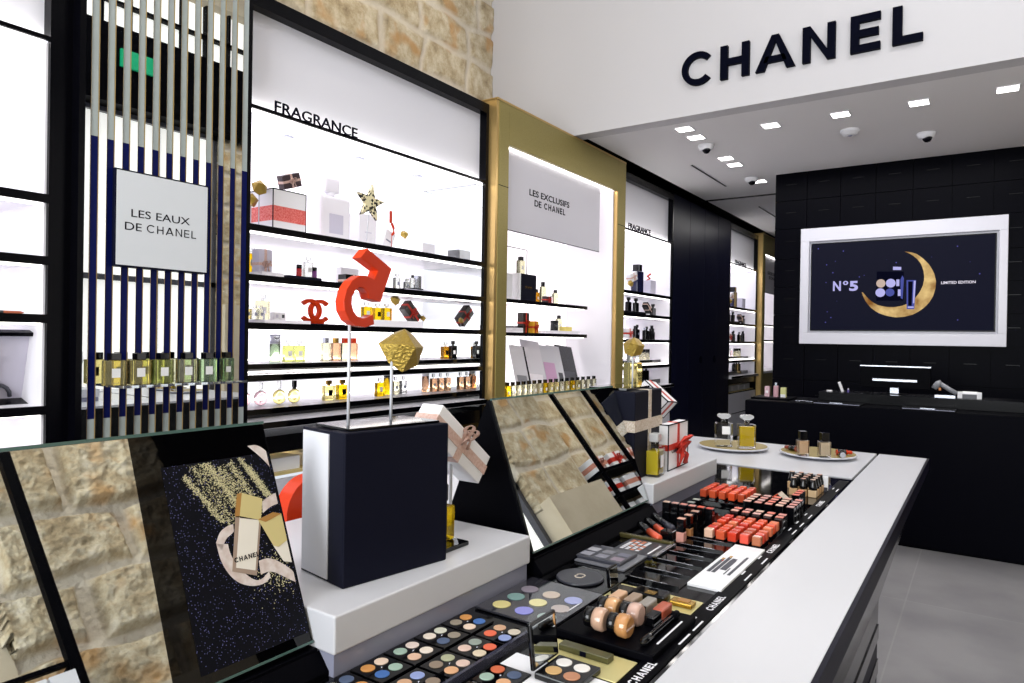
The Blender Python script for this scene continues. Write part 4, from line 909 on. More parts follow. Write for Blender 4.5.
# poster set in the near mirror: s across (Y), h up the slope
def PQ(M, P_, t0=.0002, t1=.0008, m=0):
    vs_ = []
    for tt in (t0, t1):
        for (yy, hh) in P_: p = o_+d_*hh+n_*tt; vs_.append((p.x, yy, p.z))
    n = len(P_); M.add(vs_, [tuple(range(n))[::-1], tuple(range(n, 2*n))]+[(i, (i+1) % n, (i+1) % n+n, i+n) for i in range(n)], m)
pm = mat('starry_print', '#070812', .5, spec=.15); nt = pm.node_tree; vo = nt.nodes.new('ShaderNodeTexVoronoi'); vo.inputs['Scale'].default_value = 330
rr = nt.nodes.new('ShaderNodeValToRGB'); rr.color_ramp.elements[0].position = .08; rr.color_ramp.elements[0].color = lin('#8d8fd8'); rr.color_ramp.elements[1].position = .2; rr.color_ramp.elements[1].color = lin('#05060f'); tcp = nt.nodes.new('ShaderNodeTexCoord')
nt.links.new(tcp.outputs['Object'], vo.inputs['Vector']); nt.links.new(vo.outputs['Distance'], rr.inputs['Fac']); nt.links.new(rr.outputs['Color'], nt.nodes['Principled BSDF'].inputs['Base Color'])
M = MB(); PQ(M, [(.458, .012), (.613, .012), (.613, .262), (.458, .262)], .0002, .0006); poster = M.build('poster', pm, m1)
def PX(px, py):    # picture point on the mirror plane -> (y, h)
    r_ = fw+CR*((px-512)/FPX)-CU*((py-341.5)/FPX); c = Vector((0, 0, 1.45)); s = (o_-c).dot(n_)/r_.dot(n_); p = c+r_*s; return p.y, (p-o_).dot(d_)
def pz(a, b): return PX(160+a/4.881, 420+b/4.879)        # first close-up
def pz2(a, b): return PX(160+a/4.778, 540+b/4.776)
# gold dust strokes
gd = mat('gold_dust', '#d6cfa4', .5); rnd = random.Random(4); M = MB()
for (a, b, wd) in (((130, 170), (370, 520), 34), ((170, 160), (380, 420), 26), ((205, 180), (390, 430), 22), ((290, 230), (480, 470), 26), ((335, 210), (500, 440), 20), ((360, 150), (520, 370), 12), ((430, 230), (560, 400), 10), ((115, 275), (310, 500), 16)):
    for i in range(620):
        u_ = rnd.random(); v_ = rnd.gauss(0, .45)*wd; x = a[0]+(b[0]-a[0])*u_+v_; y = a[1]+(b[1]-a[1])*u_-v_*.6+rnd.gauss(0, 6)
        if x < 20 or y < 165: continue
        yy, hh = pz(x, y)
        if yy > .608 or hh > .26: continue
        r = rnd.uniform(.0002, .0006); PQ(M, [(yy-r, hh-r), (yy+r, hh-r), (yy+r, hh+r), (yy-r, hh+r)], .0006, .0008)
for i in range(260):
    yy, hh = pz2(rnd.gauss(560, 50), rnd.gauss(150, 55)); r = .0005
    if .47 < yy < .607: PQ(M, [(yy-r, hh-r), (yy+r, hh-r), (yy+r, hh+r), (yy-r, hh+r)], .0006, .0008)
M.build('gold_dust_print', gd, poster)
RIB = mat('ribbon_print', '#dcd3d0', .5, noisec='#c5b3ac', nscale=90)
def chaikin(L_):
    for _ in range(2): L_ = [L_[0]]+[(a[0]*(1-f)+b[0]*f, a[1]*(1-f)+b[1]*f) for a, b in zip(L_, L_[1:]) for f in (.25, .75)]+[L_[-1]]
    return L_
def strip(M, A, Bl, conv, t0=.0008, t1=.0012):
    A = chaikin(A); Bl = chaikin(Bl)
    A = [conv(*p) for p in A]; Bl = [conv(*p) for p in Bl]; n = 24; A = resamp(A, n); Bl = resamp(Bl, n)
    for i in range(n-1): PQ(M, [(min(q[0], .609), q[1]) for q in (A[i], A[i+1], Bl[i+1], Bl[i])], t0, t1)
M = MB(); strip(M, [(425, 127), (480, 120), (555, 190)], [(425, 128), (500, 190), (562, 260)], pz); M.build('ribbon_print', RIB, poster)
M = MB(); strip(M, [(272, 600), (290, 545), (330, 515), (355, 510)], [(300, 640), (318, 580), (345, 560), (358, 545)], pz); M.build('ribbon_print', RIB, poster)
M = MB(); strip(M, [(268, 20), (290, 110), (350, 195), (430, 225), (500, 210), (525, 180)], [(322, 20), (335, 75), (380, 140), (440, 190), (480, 195), (520, 150)], pz2); M.build('ribbon_print', RIB, poster)
M = MB(); strip(M, [(470, 100), (520, 82), (600, 120), (650, 165)], [(480, 165), (530, 145), (600, 180), (655, 205)], pz2); M.build('ribbon_print', RIB, poster)
M = MB(); strip(M, [(495, 400), (540, 365), (580, 350)], [(500, 455), (540, 420), (585, 405)], pz); M.build('ribbon_print', RIB, poster)
M = MB()
def q1(P_, m, t0, t1): PQ(M, [(min(a, .6095), b) for a, b in [pz(*p) for p in P_]], t0, t1, m)
q1([(365, 475), (490, 490), (470, 760), (350, 740)], 2, .0012, .0016)           # glass body
q1([(385, 480), (480, 490), (462, 735), (368, 722)], 1, .0016, .0019)           # pale liquid
q1([(395, 357), (495, 385), (488, 490), (385, 470)], 0, .0016, .0022)           # gold cap
q1([(372, 362), (395, 357), (385, 470), (362, 472)], 3, .0016, .0021)
q1([(474, 487), (590, 455), (640, 580), (575, 620), (550, 615)], 0, .002, .0026)  # fallen cap
q1([(474, 487), (545, 452), (590, 458), (510, 500)], 3, .0026, .003)
q1([(550, 615), (640, 580), (655, 690), (600, 690)], 1, .0016, .002)
M.build('bottle_print', [mat('print_gold', '#cbbd84', .35), mat('print_cream', '#e4dfd5', .4), mat('print_glass', '#a08c7e', .3), mat('print_amber', '#a87b3e', .4)], poster)
W = MB(); c_ = pz(420, 670); 
RM = Matrix((tuple([0, d_.x, n_.x, 0]), tuple([1, d_.y, n_.y, 0]), tuple([0, d_.z, n_.z, 0]), (0, 0, 0, 1)))
p = o_+d_*c_[1]+n_*.002; word(W, .006, (p.x, c_[0], p.z), RM, ext=.0003, t=.2); W.build('lettering', INK, poster)

# black case with numeral
bc = thing('black_case', 'large navy-black presentation case with white end on the near riser', 'box', (-.75, .789, 1.08), rz=math.radians(-9.3))
B(-.042, 0, -.1, .1, 0, .228).build('cover', NAVYP, bc, bevel=.003, seg=3)
B(-.122, -.042, -.098, .098, 0, .226).build('inner_tray', NAVYP, bc, bevel=.001)
B(-.118, -.044, -.1, -.098, .004, .222).build('end_panel', mat('case_end_white', '#d9dae0', .5), bc)
B(-.108, -.012, -.085, .09, .2282, .232).build('rod_plate', PLEX, bc, bevel=.001)
R5 = [(0.762, 1.587), (0.816, 1.56), (0.803, 1.53), (0.792, 1.504), (0.767, 1.508), (0.764, 1.517), (0.756, 1.524), (0.747, 1.525), (0.739, 1.52), (0.732, 1.51), (0.731, 1.498), (0.735, 1.487), (0.743, 1.48), (0.755, 1.477), (0.767, 1.48), (0.776, 1.484), (0.779, 1.468), (0.76, 1.463), (0.742, 1.465), (0.727, 1.473), (0.717, 1.487), (0.715, 1.502), (0.72, 1.52), (0.731, 1.534), (0.746, 1.543), (0.761, 1.544), (0.777, 1.539), (0.785, 1.554), (0.747, 1.571)]
def numeral(label, x, y, z, s, tilt=0, thick=.02):
    t = thing('red_numeral', label, 'ornament', (x, y, z))
    M = MB(); M.prism([((a-.732)*s, (b-1.31)*s) for a, b in R5], -thick, 0, 'YZ'); M.build('numeral', RED, t, bevel=.0012)
    return t
n5 = numeral('red glossy numeral five tilted on a clear rod above the black case', -.80, .732, 1.311, 1.0)
MB().cyl(-.01, .004, 0, .0024, .156, 0, 12).build('rod', ROD, n5, True)
gr = rock('large faceted gold rock on a clear rod above the black case', -.815, .858, 1.427, .070, 1.311, .8, 2, rod_dx=-.024, group=None)
# red rounded ornament behind the case
t = thing('red_ring', 'large red rounded ornament half hidden between mirror and black case', 'ornament', (-1.2, .985, 1.0))
M = MB()
for q in arc(0, .075, .075, .045, -60, 240): M.prism(q, -.02, .02, 'YZ')
M.build('ring', RED, t); MB().cyl(.0, 0, -.0, .03, .012).build('foot', RED, t)
# tilted white gift behind the case
gift('white gift with pale pink bow hanging tilted beside black mirror back', -.83, 1.012, 1.248, (.05, .185, .06), (-.66, 0, .0), PAPER, PINKR, band=.3, bowpos=.025, stand=1.08)
yb_ = thing('perfume_bottle', 'yellow perfume half hidden behind the black case, on black slab', 'perfume bottle', (-.80, .942, 1.088))
B(-.018, .018, -.03, .026, 0, .062).build('bottle_body', YEL, yb_, bevel=.004); B(-.012, .012, -.014, .014, .07, .1).build('cap', BODYBLK, yb_, bevel=.002); MB().cyl(0, 0, .062, .008, .008).build('neck', GOLDC, yb_)
block('display_block', 'small black slab under the yellow perfume on near riser', -.86, -.755, .90, .975, 1.08, 1.088, PLEX)

# second riser goods
bg = thing('gift_box', 'navy gift box tied with cream woven ribbon on the far riser', 'gift box', (-.84, 1.77, 1.08), rz=.05)
B(-.07, .08, -.10, .11, 0, .235).build('box', NAVYP, bg, bevel=.004)
M = MB(); M.box(-.071, .0815, -.1015, .1115, .128, .158); M.box(-.071, .0812, -.0, .022, -.0, .2362); M.build('ribbon', CREAMR, bg)
B(-.06, .05, -.085, .09, .2365, .242).build('rod_plate', PLEX, bg)
pb = perfume('perfume_bottle', 'square yellow perfume standing on top of navy gift box', -.82, 1.80, 1.322, .055, .035, .085, PYEL, CLEARP, 'slim', labc=False)
gr2 = rock('gold polyhedron rock on rod above the navy gift box', -.80, 1.755, 1.432, .058, 1.322, .3, 31, group=None)
gift('white gift with red ribbon tilted behind the navy gift box', -.88, 2.10, 1.262, (.10, .16, .07), (-.12, .7, .1), PAPER, REDR, band=.4, bow=False, bandaxis='Y', edge=True, stand=1.08)
n5b = thing('perfume_bottle', 'clear square perfume of yellow liquid before white gift box', 'perfume bottle', (-.745, 1.79, 1.08), rz=.1)
B(-.02, .02, -.03, .03, 0, .083).build('glass_body', GLASS, n5b, bevel=.005); B(-.016, .016, -.026, .026, .006, .07).build('liquid', mat('gold_liquid', '#e8cf3a', .1, trans=.25, ior=1.33), n5b); B(.0202, .0208, -.013, .013, .025, .058).build('front_label', LABEL, n5b)
MB().cyl(0, 0, .083, .009, .01).build('neck', GLASS, n5b, True); B(-.013, .013, -.018, .018, .093, .117).build('cap', CRYST, n5b, bevel=.004)
wg = gift('white black-edged gift box with red bow standing on the far riser', -.755, 1.95, 1.146, (.03, .17, .13), (0, 0, .03), PAPER, REDR, band=.13, edge=True, bow=True)
W = MB(); word(W, .012, (.0156, -.02, -.012), TOX, t=.15); W.build('lettering', INK, wg)

# gold plates at the counter end
for k, (x, y, lab) in enumerate(((-.872, 2.932, 'round gold plate under the two square perfumes'), (-.545, 2.965, 'round gold plate under the foundation bottles'))):
    t = thing('round_plate', lab, 'plate', (x, y, 1.0), group='round gold plates')
    MB().lathe([(.09, 0), (.09, .004)], 48).build('foot', GREYP, t)
    MB().lathe([(.1, .004), (.139, .010), (.143, .014), (.141, .017)], 64).build('rim', SOLID, t, True); MB().lathe([(.137, .0168), (.137, .0182)], 64).build('gold_surface', GOLDP, t)
def n5bottle(lab, x, y, z, liq, rz, s=1.0):
    t = thing('perfume_bottle', lab, 'perfume bottle', (x, y, z), rz)
    B(-.019*s, .019*s, -.033*s, .033*s, 0, .098*s).build('glass_body', GLASS, t, bevel=.004)
    if liq: B(-.014*s, .014*s, -.028*s, .028*s, .009*s, .088*s).build('liquid', liq, t, bevel=.002)
    if not liq: B(.0192, .0198, -.012, .02, .052, .085).build('front_label', LABEL, t)
    MB().lathe([(.011*s, .098*s), (.011*s, .108*s), (.013*s, .112*s), (.008*s, .116*s)], 16).build('neck', GLASS, t, True)
    MB().prism([(-.012, .114), (.012, .114), (.026, .123), (.026, .131), (.018, .136), (-.018, .136), (-.026, .131), (-.026, .123)], -.011, .011, 'YZ').build('stopper', CRYST, t, bevel=.002)
    return t
n5bottle('clear empty square perfume on the gold plate', -.888, 2.855, 1.0183, None, -1.0)
n5bottle('square perfume full of yellow liquid on the gold plate', -.80, 2.872, 1.0183, mat('bright_yellow_liquid', '#f7cf10', .1, trans=.15, ior=1.33), -1.0)
def foundation(name, lab, x, y, z, c, rz=-1.0, group=None, s=1):
    t = thing(name, lab, 'foundation bottle', (x, y, z), rz, group)
    B(-.016*s, .016*s, -.02*s, .02*s, 0, .06*s).build('glass_body', GLASS, t, bevel=.002); B(-.012*s, .012*s, -.016*s, .016*s, .008*s, .056*s).build('liquid', c, t)
    B(-.0125*s, .0125*s, -.0135*s, .0135*s, .0605*s, .0935*s).build('cap', BODYBLK, t, bevel=.001)
    return t
foundation('foundation_bottle', 'tan foundation with black cap, left on gold plate', -.575, 2.83, 1.0183, BEIGE)
foundation('foundation_bottle', 'lighter beige foundation with black cap, right on gold plate', -.50, 2.842, 1.0183, mat('light_beige_liquid', '#d6bfa0', .3))
def lying_lipstick(lab, x, y, z, rz, c, c2, group=None):
    t = thing('lipstick', lab, 'lipstick', (x, y, z+.0105), rz, group)
    MB().lathe([(.0105, -.035), (.0105, -.002)], 18, axis='X').build('case', BODYBLK, t, True); MB().lathe([(.0092, -.002), (.0092, .004), (.007, .006), (.007, .02), (.003, .024)], 18, axis='X').build('stick', c, t, True)
    MB().lathe([(.0107, -.036), (.0107, -.034)], 18, axis='X').build('end_cap', c2, t, True)
lying_lipstick('open red lipstick lying behind the left foundation bottle', -.60, 2.935, 1.0183, .3, mat('brown_red', '#8a3a26', .3), RED)
lying_lipstick('brown lipstick lying behind left foundation on the plate', -.645, 2.93, 1.0183, 2.6, mat('brown_red'), mat('brown_red'))
lying_lipstick('black capped lipstick lying right of lighter foundation', -.45, 2.90, 1.0183, 1.9, RED, SILVER)
lying_lipstick('red ended lipstick lying behind the black capped one', -.44, 2.95, 1.0183, .5, RED, RED)

# ------------------------------------------------------------------ tester tray goods
ZT = .9966
def pan(M_, cx, cy, z, r, m=0): M_.lathe([(r, z), (r, z+.0012), (r*.93, z+.0016)], 24, m, cx, cy)
shades = ['#e0cfc6', '#8a7a6a', '#c9643e', '#d9b49b', '#a9ab8d', '#c08e60', '#e2d6c8', '#d9a67d', '#b0563a', '#cfd0c0', '#d8bcae', '#4a86a8', '#4c5b78', '#8f9a92', '#cdb897', '#8f8576', '#d6c6ac', '#c99b58', '#c98c4c', '#e0694a', '#c7cbbb', '#e3cbb7', '#c9a080', '#d9a060', '#3f68a8', '#8d9ccc', '#dbcaa8', '#9ab2a4', '#c9bfae', '#3c78a8']
quadm = [mat('shade%d' % i, c, .55) for i, c in enumerate(shades)]
ei = 0
def quad(lab, cx, cy, z, cols, group='four-pan eyeshadow palettes on the black tester board', w_=.0605):
    t = thing('eyeshadow_quad', lab, 'eyeshadow palette', (cx, cy, z), group=group)
    B(-w_/2, w_/2, -.0295, .0295, 0, .0035).build('palette_base', PLEX, t, bevel=.001)
    for k, (dx, dy) in enumerate(((-.0135, -.0125), (-.0135, .0125), (.0135, -.0125), (.0135, .0125))):
        M = MB(); pan(M, dx, dy, .0033, .0098); M.build('powder_pan', cols[k], t, True)
    MB().lathe([(.0018, .0035), (.0012, .0055)], 8).build('shine_stud', SILVER, t, True)
    return t
for r in range(6):
    for c in range(2):
        cs = [quadm[(ei*4+k*3+r) % len(quadm)] for k in range(4)]; ei += 1
        side = 'next to the riser' if c == 0 else 'on the aisle side'
        quad('%s eyeshadow quad %s, counted from the far end of tester board' % (ORD[5-r], side), -.668+c*.067, .548+r*.0628, ZT+.0005, cs)
for r in range(3):
    cs = [quadm[(r*7+k*5+13) % len(quadm)] for k in range(4)]
    quad('eyeshadow quad in the aisle-side column beside the open compact, %s from far' % ORD[2-r], -.525, .625+r*.0628, ZT+.0005, cs, 'four-pan palettes beside the open compact')
# clear lid edge strips of the tester board
t = thing('acrylic_board', 'clear edged acrylic strip closing the eyeshadow tester board', 'acrylic board', (-.5635, .73, ZT)); B(-.0025, .0025, -.21, .205, 0, .012).build('edge_strip', mat('smoky_acrylic', '#55566a', .05, trans=.5), t); B(-.0025, .0025, -.21, -.2, .0121, .016).build('clip', SILVER, t)
# nine pan palette
np_ = thing('nine_pan_palette', 'grey board of nine large round eyeshadow pans', 'eyeshadow palette', (-.62, .994, ZT+.001))
B(-.078, .07, -.075, .103, 0, .004).build('board', mat('grey_gloss_board', '#2a2a31', .07, coat=.8), np_, bevel=.001)
c9 = ['#d6cf92', '#b2a79d', '#8f8890', '#9494d8', '#e0d9a6', '#c0b2a8', '#a8b5b0', '#b9aeac', '#a3a8cc']
for i, (x, y) in enumerate([(-.045, -.043), (-.045, 0), (-.045, .044), (0, -.043), (0, 0), (0, .044), (.044, -.043), (.044, 0), (.044, .044)]):
    c = ['#c9bd80', '#6f8f8c', '#7c7480', '#8e8ed2', '#ddd6a4', '#c4b6aa', '#a4b6b2', '#b8aeac', '#a4aad4'][i]; M = MB(); pan(M, x, y, .004, .0155); M.build('powder_pan', mat('nine%d' % i, c, .5), np_, True)
B(.0575, .060, -.005, .045, .0042, .0046).build('shade_name', WINK, np_)
# disc compact
dc = thing('powder_compact', 'round grey powder compact with emblem on black square base', 'compact', (-.622, 1.145, ZT+.001))
B(-.078, .07, -.045, .065, 0, .003).build('base', PLEX, dc); MB().lathe([(.043, .003), (.045, .005), (.043, .008)], 40).build('lid', mat('compact_grey', '#2f3038', .3), dc, True)
M = MB()
for q in arc(-.003, 0, .009, .0022, 47, 313): M.prism([(b, a) for a, b in q], .008, .0086, 'XY')
for q in arc(.003, 0, .009, .0022, -133, 133): M.prism([(b, a) for a, b in q], .008, .0086, 'XY')
M.build('emblem', CREAMR, dc)
# six pan palette card
sx_ = thing('six_pan_palette', 'flat grey palette of six square pans on pale board', 'eyeshadow palette', (-.65, 1.30, ZT+.001))
B(-.062, .075, -.062, .06, 0, .003).build('board', GREYM, sx_); B(-.04, .06, -.05, .035, .003, .010).build('palette_case', GREY, sx_, bevel=.002)
for i in range(6):
    x, y = -.025+.034*(i % 3), -.03+.032*(i//3); B(x-.011, x+.013, y-.009, y+.013, .010, .0106).build('powder_pan', mat('six%d' % i, ['#9a9aa6', '#83838f', '#8d7f8c', '#a8a8b0', '#77777f', '#6d6d7c'][i], .45), sx_)
# black printed card
kc = thing('printed_card', 'dark printed card with rows of white marks behind the six-pan palette', 'card', (-.61, 1.40, ZT+.001), rz=.0)
B(-.045, .055, -.05, .05, 0, .004).build('card', mat('charcoal_card', '#2c2d38', .35), kc)
M = MB(); rnd = random.Random(2)
for r in range(4):
    for k in range(7): x = -.036+r*.012; y = -.035+k*.011; M.box(x, x+.008, y, y+.007, .004, .0045, rnd.choice((0, 0, 1)))
M.box(.03, .034, -.04, .03, .004, .0045, 0); M.build('printed_marks', [WINK, mat('salmon_ink', '#d98a6a', .5)], kc)
B(.045, .055, -.05, .06, .0, .006).build('silver_edge', SILVER, kc)
# empty slotted tray
et = thing('slotted_tray', 'empty black acrylic tray with four open slots', 'tray', (-.505, 1.375, ZT)); B(-.055, .052, -.165, .17, 0, .002).build('tray_floor', PLEX, et)
for k in range(6): B(-.055, .05, -.165+k*.066, -.162+k*.066, .002, .006).build('divider', PLEX, et); 
for k in range(6): B(-.045, .03, -.165+k*.066, -.1622+k*.066, .006, .0064).build('divider_edge', SILVER, et)
# white pencil card
wc = thing('brush_card', 'white card printed with five black pencils and brushes', 'card', (-.418, 1.388, ZT+.002), rz=.0)
B(-.032, .032, -.145, .155, -.002, .004).build('card', PAPER, wc, bevel=.001)
M = MB()
for k, (x, y0, y1, wd) in enumerate(((-.018, -.06, .03, .0035), (-.010, -.06, .05, .0035), (.0, -.035, .035, .006), (.008, -.06, -.03, .0012), (.016, -.06, .06, .0028))):
    wd *= 2; x *= 1.15; M.box(x-wd/2, x+wd/2, y0, y1, .0041, .0046, 0); M.box(x-wd/2*.8, x+wd/2*.8, y1, y1+.012, .0041, .0047, 1 if k < 2 else 0)
M.box(-.0197, -.0163, .018, .024, .0046, .005, 2); M.build('printed_pencils', [mat('slate_ink', '#262c3c', .4), GOLDC, RED], wc)

# black board with tubes and pots
tb = thing('tester_board', 'black raised board carrying cream pots, tubes and a brush', 'tester board', (-.455, 1.0, ZT))
B(-.08, .078, -.09, .085, 0, .012).build('board', BLKM, tb, bevel=.002)
M = MB()
for x in (.045, .068): M.box(x-.0015, x+.0015, -.05, .05, .012, .0124)
M.build('printed_lines', WINK, tb)
for k, (x, y, c, lab) in enumerate(((-.502, 1.045, '#d9b08e', 'peach'), (-.476, 1.048, '#a08a78', 'taupe'), (-.449, 1.045, '#9a958f', 'grey'), (-.421, 1.04, '#b2573f', 'terracotta'))):
    t = thing('eyeshadow_tube', lab+' cream tube with black cap lying on the black board', 'cosmetic tube', (x, y, ZT+.012+.009), rz=-.0, group='cream tubes on the black board')
    B(-.009, .009, -.008, .034, -.009, .008).build('tube_body', mat('tube%d' % k, c, .3), t, bevel=.003); B(-.008, .008, -.042, -.009, -.009, .007).build('cap', BODYBLK, t, bevel=.002)
for k, (x, y, c, lab) in enumerate(((-.475, .942, '#c4a089', 'rosy'), (-.478, .992, '#c99a6a', 'golden'), (-.436, .942, '#b98552', 'bronze'), (-.44, .992, '#c3a193', 'pale pink'))):
    t = thing('cream_pot', lab+' glass cream pot on its side with black lid on black board', 'cosmetic pot', (x, y, ZT+.012+.0175), group='cream pots on the black board')
    MB().lathe([(.016, -.009), (.0175, -.004), (.0175, .006), (.014, .010)], 26, axis='X').build('pot', mat('pot%d' % k, c, .12, coat=.8), t, True); MB().lathe([(.015, -.009), (.015, -.022), (.014, -.0235)][::-1], 26, axis='X').build('lid', BODYBLK, t, True)
t = thing('makeup_brush', 'black rounded makeup brush lying at aisle side of black board', 'brush', (-.4, .99, ZT+.012+.006))
MB().lathe([(.002, -.065), (.006, -.06), (.006, -.035), (.0045, -.03), (.0045, .05), (.002, .06)], 14, axis='Y').build('handle', BODYBLK, t, True); MB().lathe([(.0048, .05), (.006, .06), (.0055, .072), (.001, .08)], 14, axis='Y').build('bristles', BLKM, t, True)
# gold bases and compacts
GB = mat('gold_card', '#cfc58a', .3, metal=.25)
for k, (y0, y1, x0, lab) in enumerate(((.83, .9, -.53, 'gold card strip under the black board near compact'), (1.09, 1.175, -.55, 'gold card strip beyond the black board'))):
    block('gold_strip', lab, x0, -.395, y0, y1, ZT, ZT+.002, GB, 'card')
block('white_strip', 'white card strip under the open compact', -.55, -.395, .66, .826, ZT, ZT+.0015, PAPER, 'card')
def compact(lab, x, y, z, w_, open_=True, pans=True, rz=0, bc_=BODYBLK, lid_h=None):
    t = thing('mirror_compact', lab, 'compact', (x, y, z), rz=rz)
    B(-w_/2, w_/2, -w_/2, w_/2, 0, .009).build('case', bc_, t, bevel=.002)
    if pans:
        for i, (a, b) in enumerate(((-1, -1), (-1, 1), (1, -1), (1, 1))):
            M = MB(); pan(M, a*w_*.21, b*w_*.21, .0088, w_*.17); M.build('powder_pan', [mat('cp0', '#c9a36c', .5), mat('cp1', '#e6e2de', .5), mat('cp2', '#b78162', .5), mat('cp1')][i], t, True)
    if open_:
        h = lid_h or w_
        M = MB(); M.X = Matrix.Translation((-w_/2, 0, .009)) @ Matrix.Rotation(-.12, 4, 'Y'); M.box(-.006, 0, -w_/2, w_/2, 0, h); ld = M.build('lid', bc_, t, bevel=.002)
        M = MB(); M.X = Matrix.Translation((-w_/2, 0, .009)) @ Matrix.Rotation(-.12, 4, 'Y'); M.box(0, .0006, -w_*.43, w_*.43, h*.07, h*.93); M.build('lid_mirror', MIRR, ld)
    return t
compact('open black compact with four pans and upright mirror lid', -.455, .808, ZT+.0015, .066, lid_h=.062)
compact('small open compact upright beyond the black board', -.525, 1.13, ZT+.002, .036, pans=False, bc_=PLEX)
t = thing('bronze_compact', 'low dark compact with gold clasp on the far gold strip', 'compact', (-.475, 1.135, ZT+.002)); B(-.03, .03, -.016, .016, 0, .014).build('case', PLEX, t, bevel=.003); B(-.006, .012, -.0165, .0, .0141, .015).build('clasp', GOLDC, t)
t = thing('bronze_compact', 'flat amber-topped compact at aisle end of far gold strip', 'compact', (-.42, 1.14, ZT+.002)); B(-.02, .02, -.012, .012, 0, .008).build('case', GOLDC, t, bevel=.002); B(-.008, .012, -.006, .01, .0081, .009).build('amber_inlay', mat('amber_inlay', '#a8752e', .3), t)
t = thing('dark_bar', 'dark olive bar sticking out from under the black board', 'cosmetic bar', (-.46, .878, ZT+.002)); B(-.045, .035, -.01, .008, 0, .009).build('bar', mat('olive_bar', '#4c4a2a', .3), t, bevel=.001); B(-.01, .0, -.0105, -.01, .001, .008).build('notch', INK, t)

# lip gloss lying
for k, (x, y) in enumerate(((-.635, 1.50), (-.637, 1.545), (-.64, 1.595))):
    t = thing('lip_gloss', ['nearest', 'middle', 'farthest'][k]+' lip gloss lying aslant beside the mirror foot', 'lip gloss', (x, y, ZT+.012), rot=(0, .06, -.7), group='lying lip glosses')
    MB().lathe([(.004, .052), (.0085, .048), (.0085, .0)][::-1], 16, axis='X').build('tube', mat('coral_gloss', '#d8593c', .12) if k < 2 else mat('dark_gloss', '#3a3a44', .15), t, True); MB().lathe([(.0085, -.001), (.0085, -.05), (.007, -.052)][::-1], 16, axis='X').build('cap', BODYBLK, t, True)
block('gold_rail', 'dull gold rail in front of the lying lip glosses', -.69, -.56, 1.452, 1.466, ZT, ZT+.01, mat('dull_gold', '#5b5430', .25, metal=.6), 'rail')
block('black_carton', 'small black and gold carton between glosses and standing tubes', -.605, -.575, 1.49, 1.515, ZT, ZT+.022, BODYBLK, 'box')

# standing glosses
topc = ['#c9ab9a', '#cfa097', '#c97f74', '#d1887c', '#d9583c', '#cf4a36', '#d8a493', '#cf9b86', '#c0917f', '#8b8f8a', '#a0a39a']
def stander(lab, x, y, c, h=.053, w_=.018, body=None, group=None, name='lip_gloss', cat='lip gloss'):
    t = thing(name, lab, cat, (x, y, ZT), group=group)
    if body: B(-w_/2, w_/2, -w_/2, w_/2, 0, h*.42).build('tube', body, t, bevel=.001); B(-w_*.46, w_*.46, -w_*.46, w_*.46, h*.42, h-.001).build('cap', BODYBLK, t, bevel=.0008)
    else: B(-w_/2, w_/2, -w_/2, w_/2, 0, h-.001).build('case', BODYBLK, t, bevel=.0008)
    B(-w_*.42, w_*.42, -w_*.42, w_*.42, h-.001, h).build('colour_top', c, t)
    return t
for k in range(6): stander(ORD[k]+' black tube from left in the back row before the riser', -.65+k*.0218, 1.643, mat('gt%d' % k, topc[k], .4), group='black lip tubes in the back row')
for k, (x, y) in enumerate(((-.5615, 1.508), (-.56, 1.549), (-.56, 1.593))): stander(['nearest standing gloss with pink liquid, front of the column', 'standing gloss with bronze liquid behind the pink one', 'black standing gloss third in the column'][k], x, y, mat('gt%d' % (6+k), topc[6+k], .4), body=[mat('pink_gloss', '#d3988c', .15), mat('bronze_gloss', '#b07c50', .15), None][k], group='standing glosses in a column')
for k, (x, y) in enumerate(((-.6, 1.676), (-.6, 1.715))): stander(['grey topped tube just behind the back row', 'grey topped tube farthest, by the riser foot'][k], x, y, mat('gt%d' % (9+k), topc[9+k], .4))
# lipsticks in stepped boards
def lboard(lab, x0, x1, y0, y1, h): 
    o = block('lipstick_board', lab, x0, x1, y0, y1, ZT, ZT+h, PLEX, 'tester board'); return o
RC = ['#d9431f', '#e0532c', '#cf3a2a', '#e4633c', '#d8503f', '#c9371f', '#e07a55', '#d5452e', '#b5482a', '#cc5533']
RN = ['scarlet', 'coral', 'crimson', 'orange', 'rose red', 'deep red', 'peachy', 'vermilion', 'brick', 'rust']
def cube(lab, x, y, z, i, group, special=None, h=.026, w_=.0192):
    t = thing('lipstick_tester', lab, 'lipstick', (x, y, z), group=group)
    B(-w_*.46, w_*.46, -w_*.46, w_*.46, 0, .006).build('base', BODYBLK, t)
    B(-w_/2, w_/2, -w_/2, w_/2, .006, h).build('coloured_cap', special or mat('lip_'+RN[i].replace(' ', '_'), RC[i], .25, spec=.35), t, bevel=.0022)
    return t
XS = [-.513, -.486, -.460, -.433, -.4065]
lboard('low black board under the front red lipstick caps', -.535, -.392, 1.54, 1.72, .002)
rnd = random.Random(9)
for r, y in enumerate((1.557, 1.582, 1.609, 1.648, 1.677, 1.705)):
    for c, x in enumerate(XS):
        i = rnd.randrange(10); sp_ = None; cn = RN[i]
        if (r, c) == (0, 0): sp_ = mat('nude_cap', '#e3bba2', .25, coat=.4); cn = 'pale nude'
        if (r, c) == (0, 4): sp_ = mat('bronze_cap', '#a85f3a', .25, coat=.4); cn = 'bronze'
        cube('%s cap, %s row from front, %s from left, front lipstick block' % (cn, ORD[r], ORD[c]), x, y, ZT+.002, i, 'coloured caps of the front lipstick block', sp_)
def tall(lab, x, y, k, group, h=.045):
    return stander(lab, x, y, mat('pt%d' % (k % 6), ['#d9a08f', '#cf8378', '#d37a68', '#d8b09c', '#c8938c', '#d9654e'][k % 6], .35), h=h, w_=.020, group=group, name='lipstick_tester', cat='lipstick')
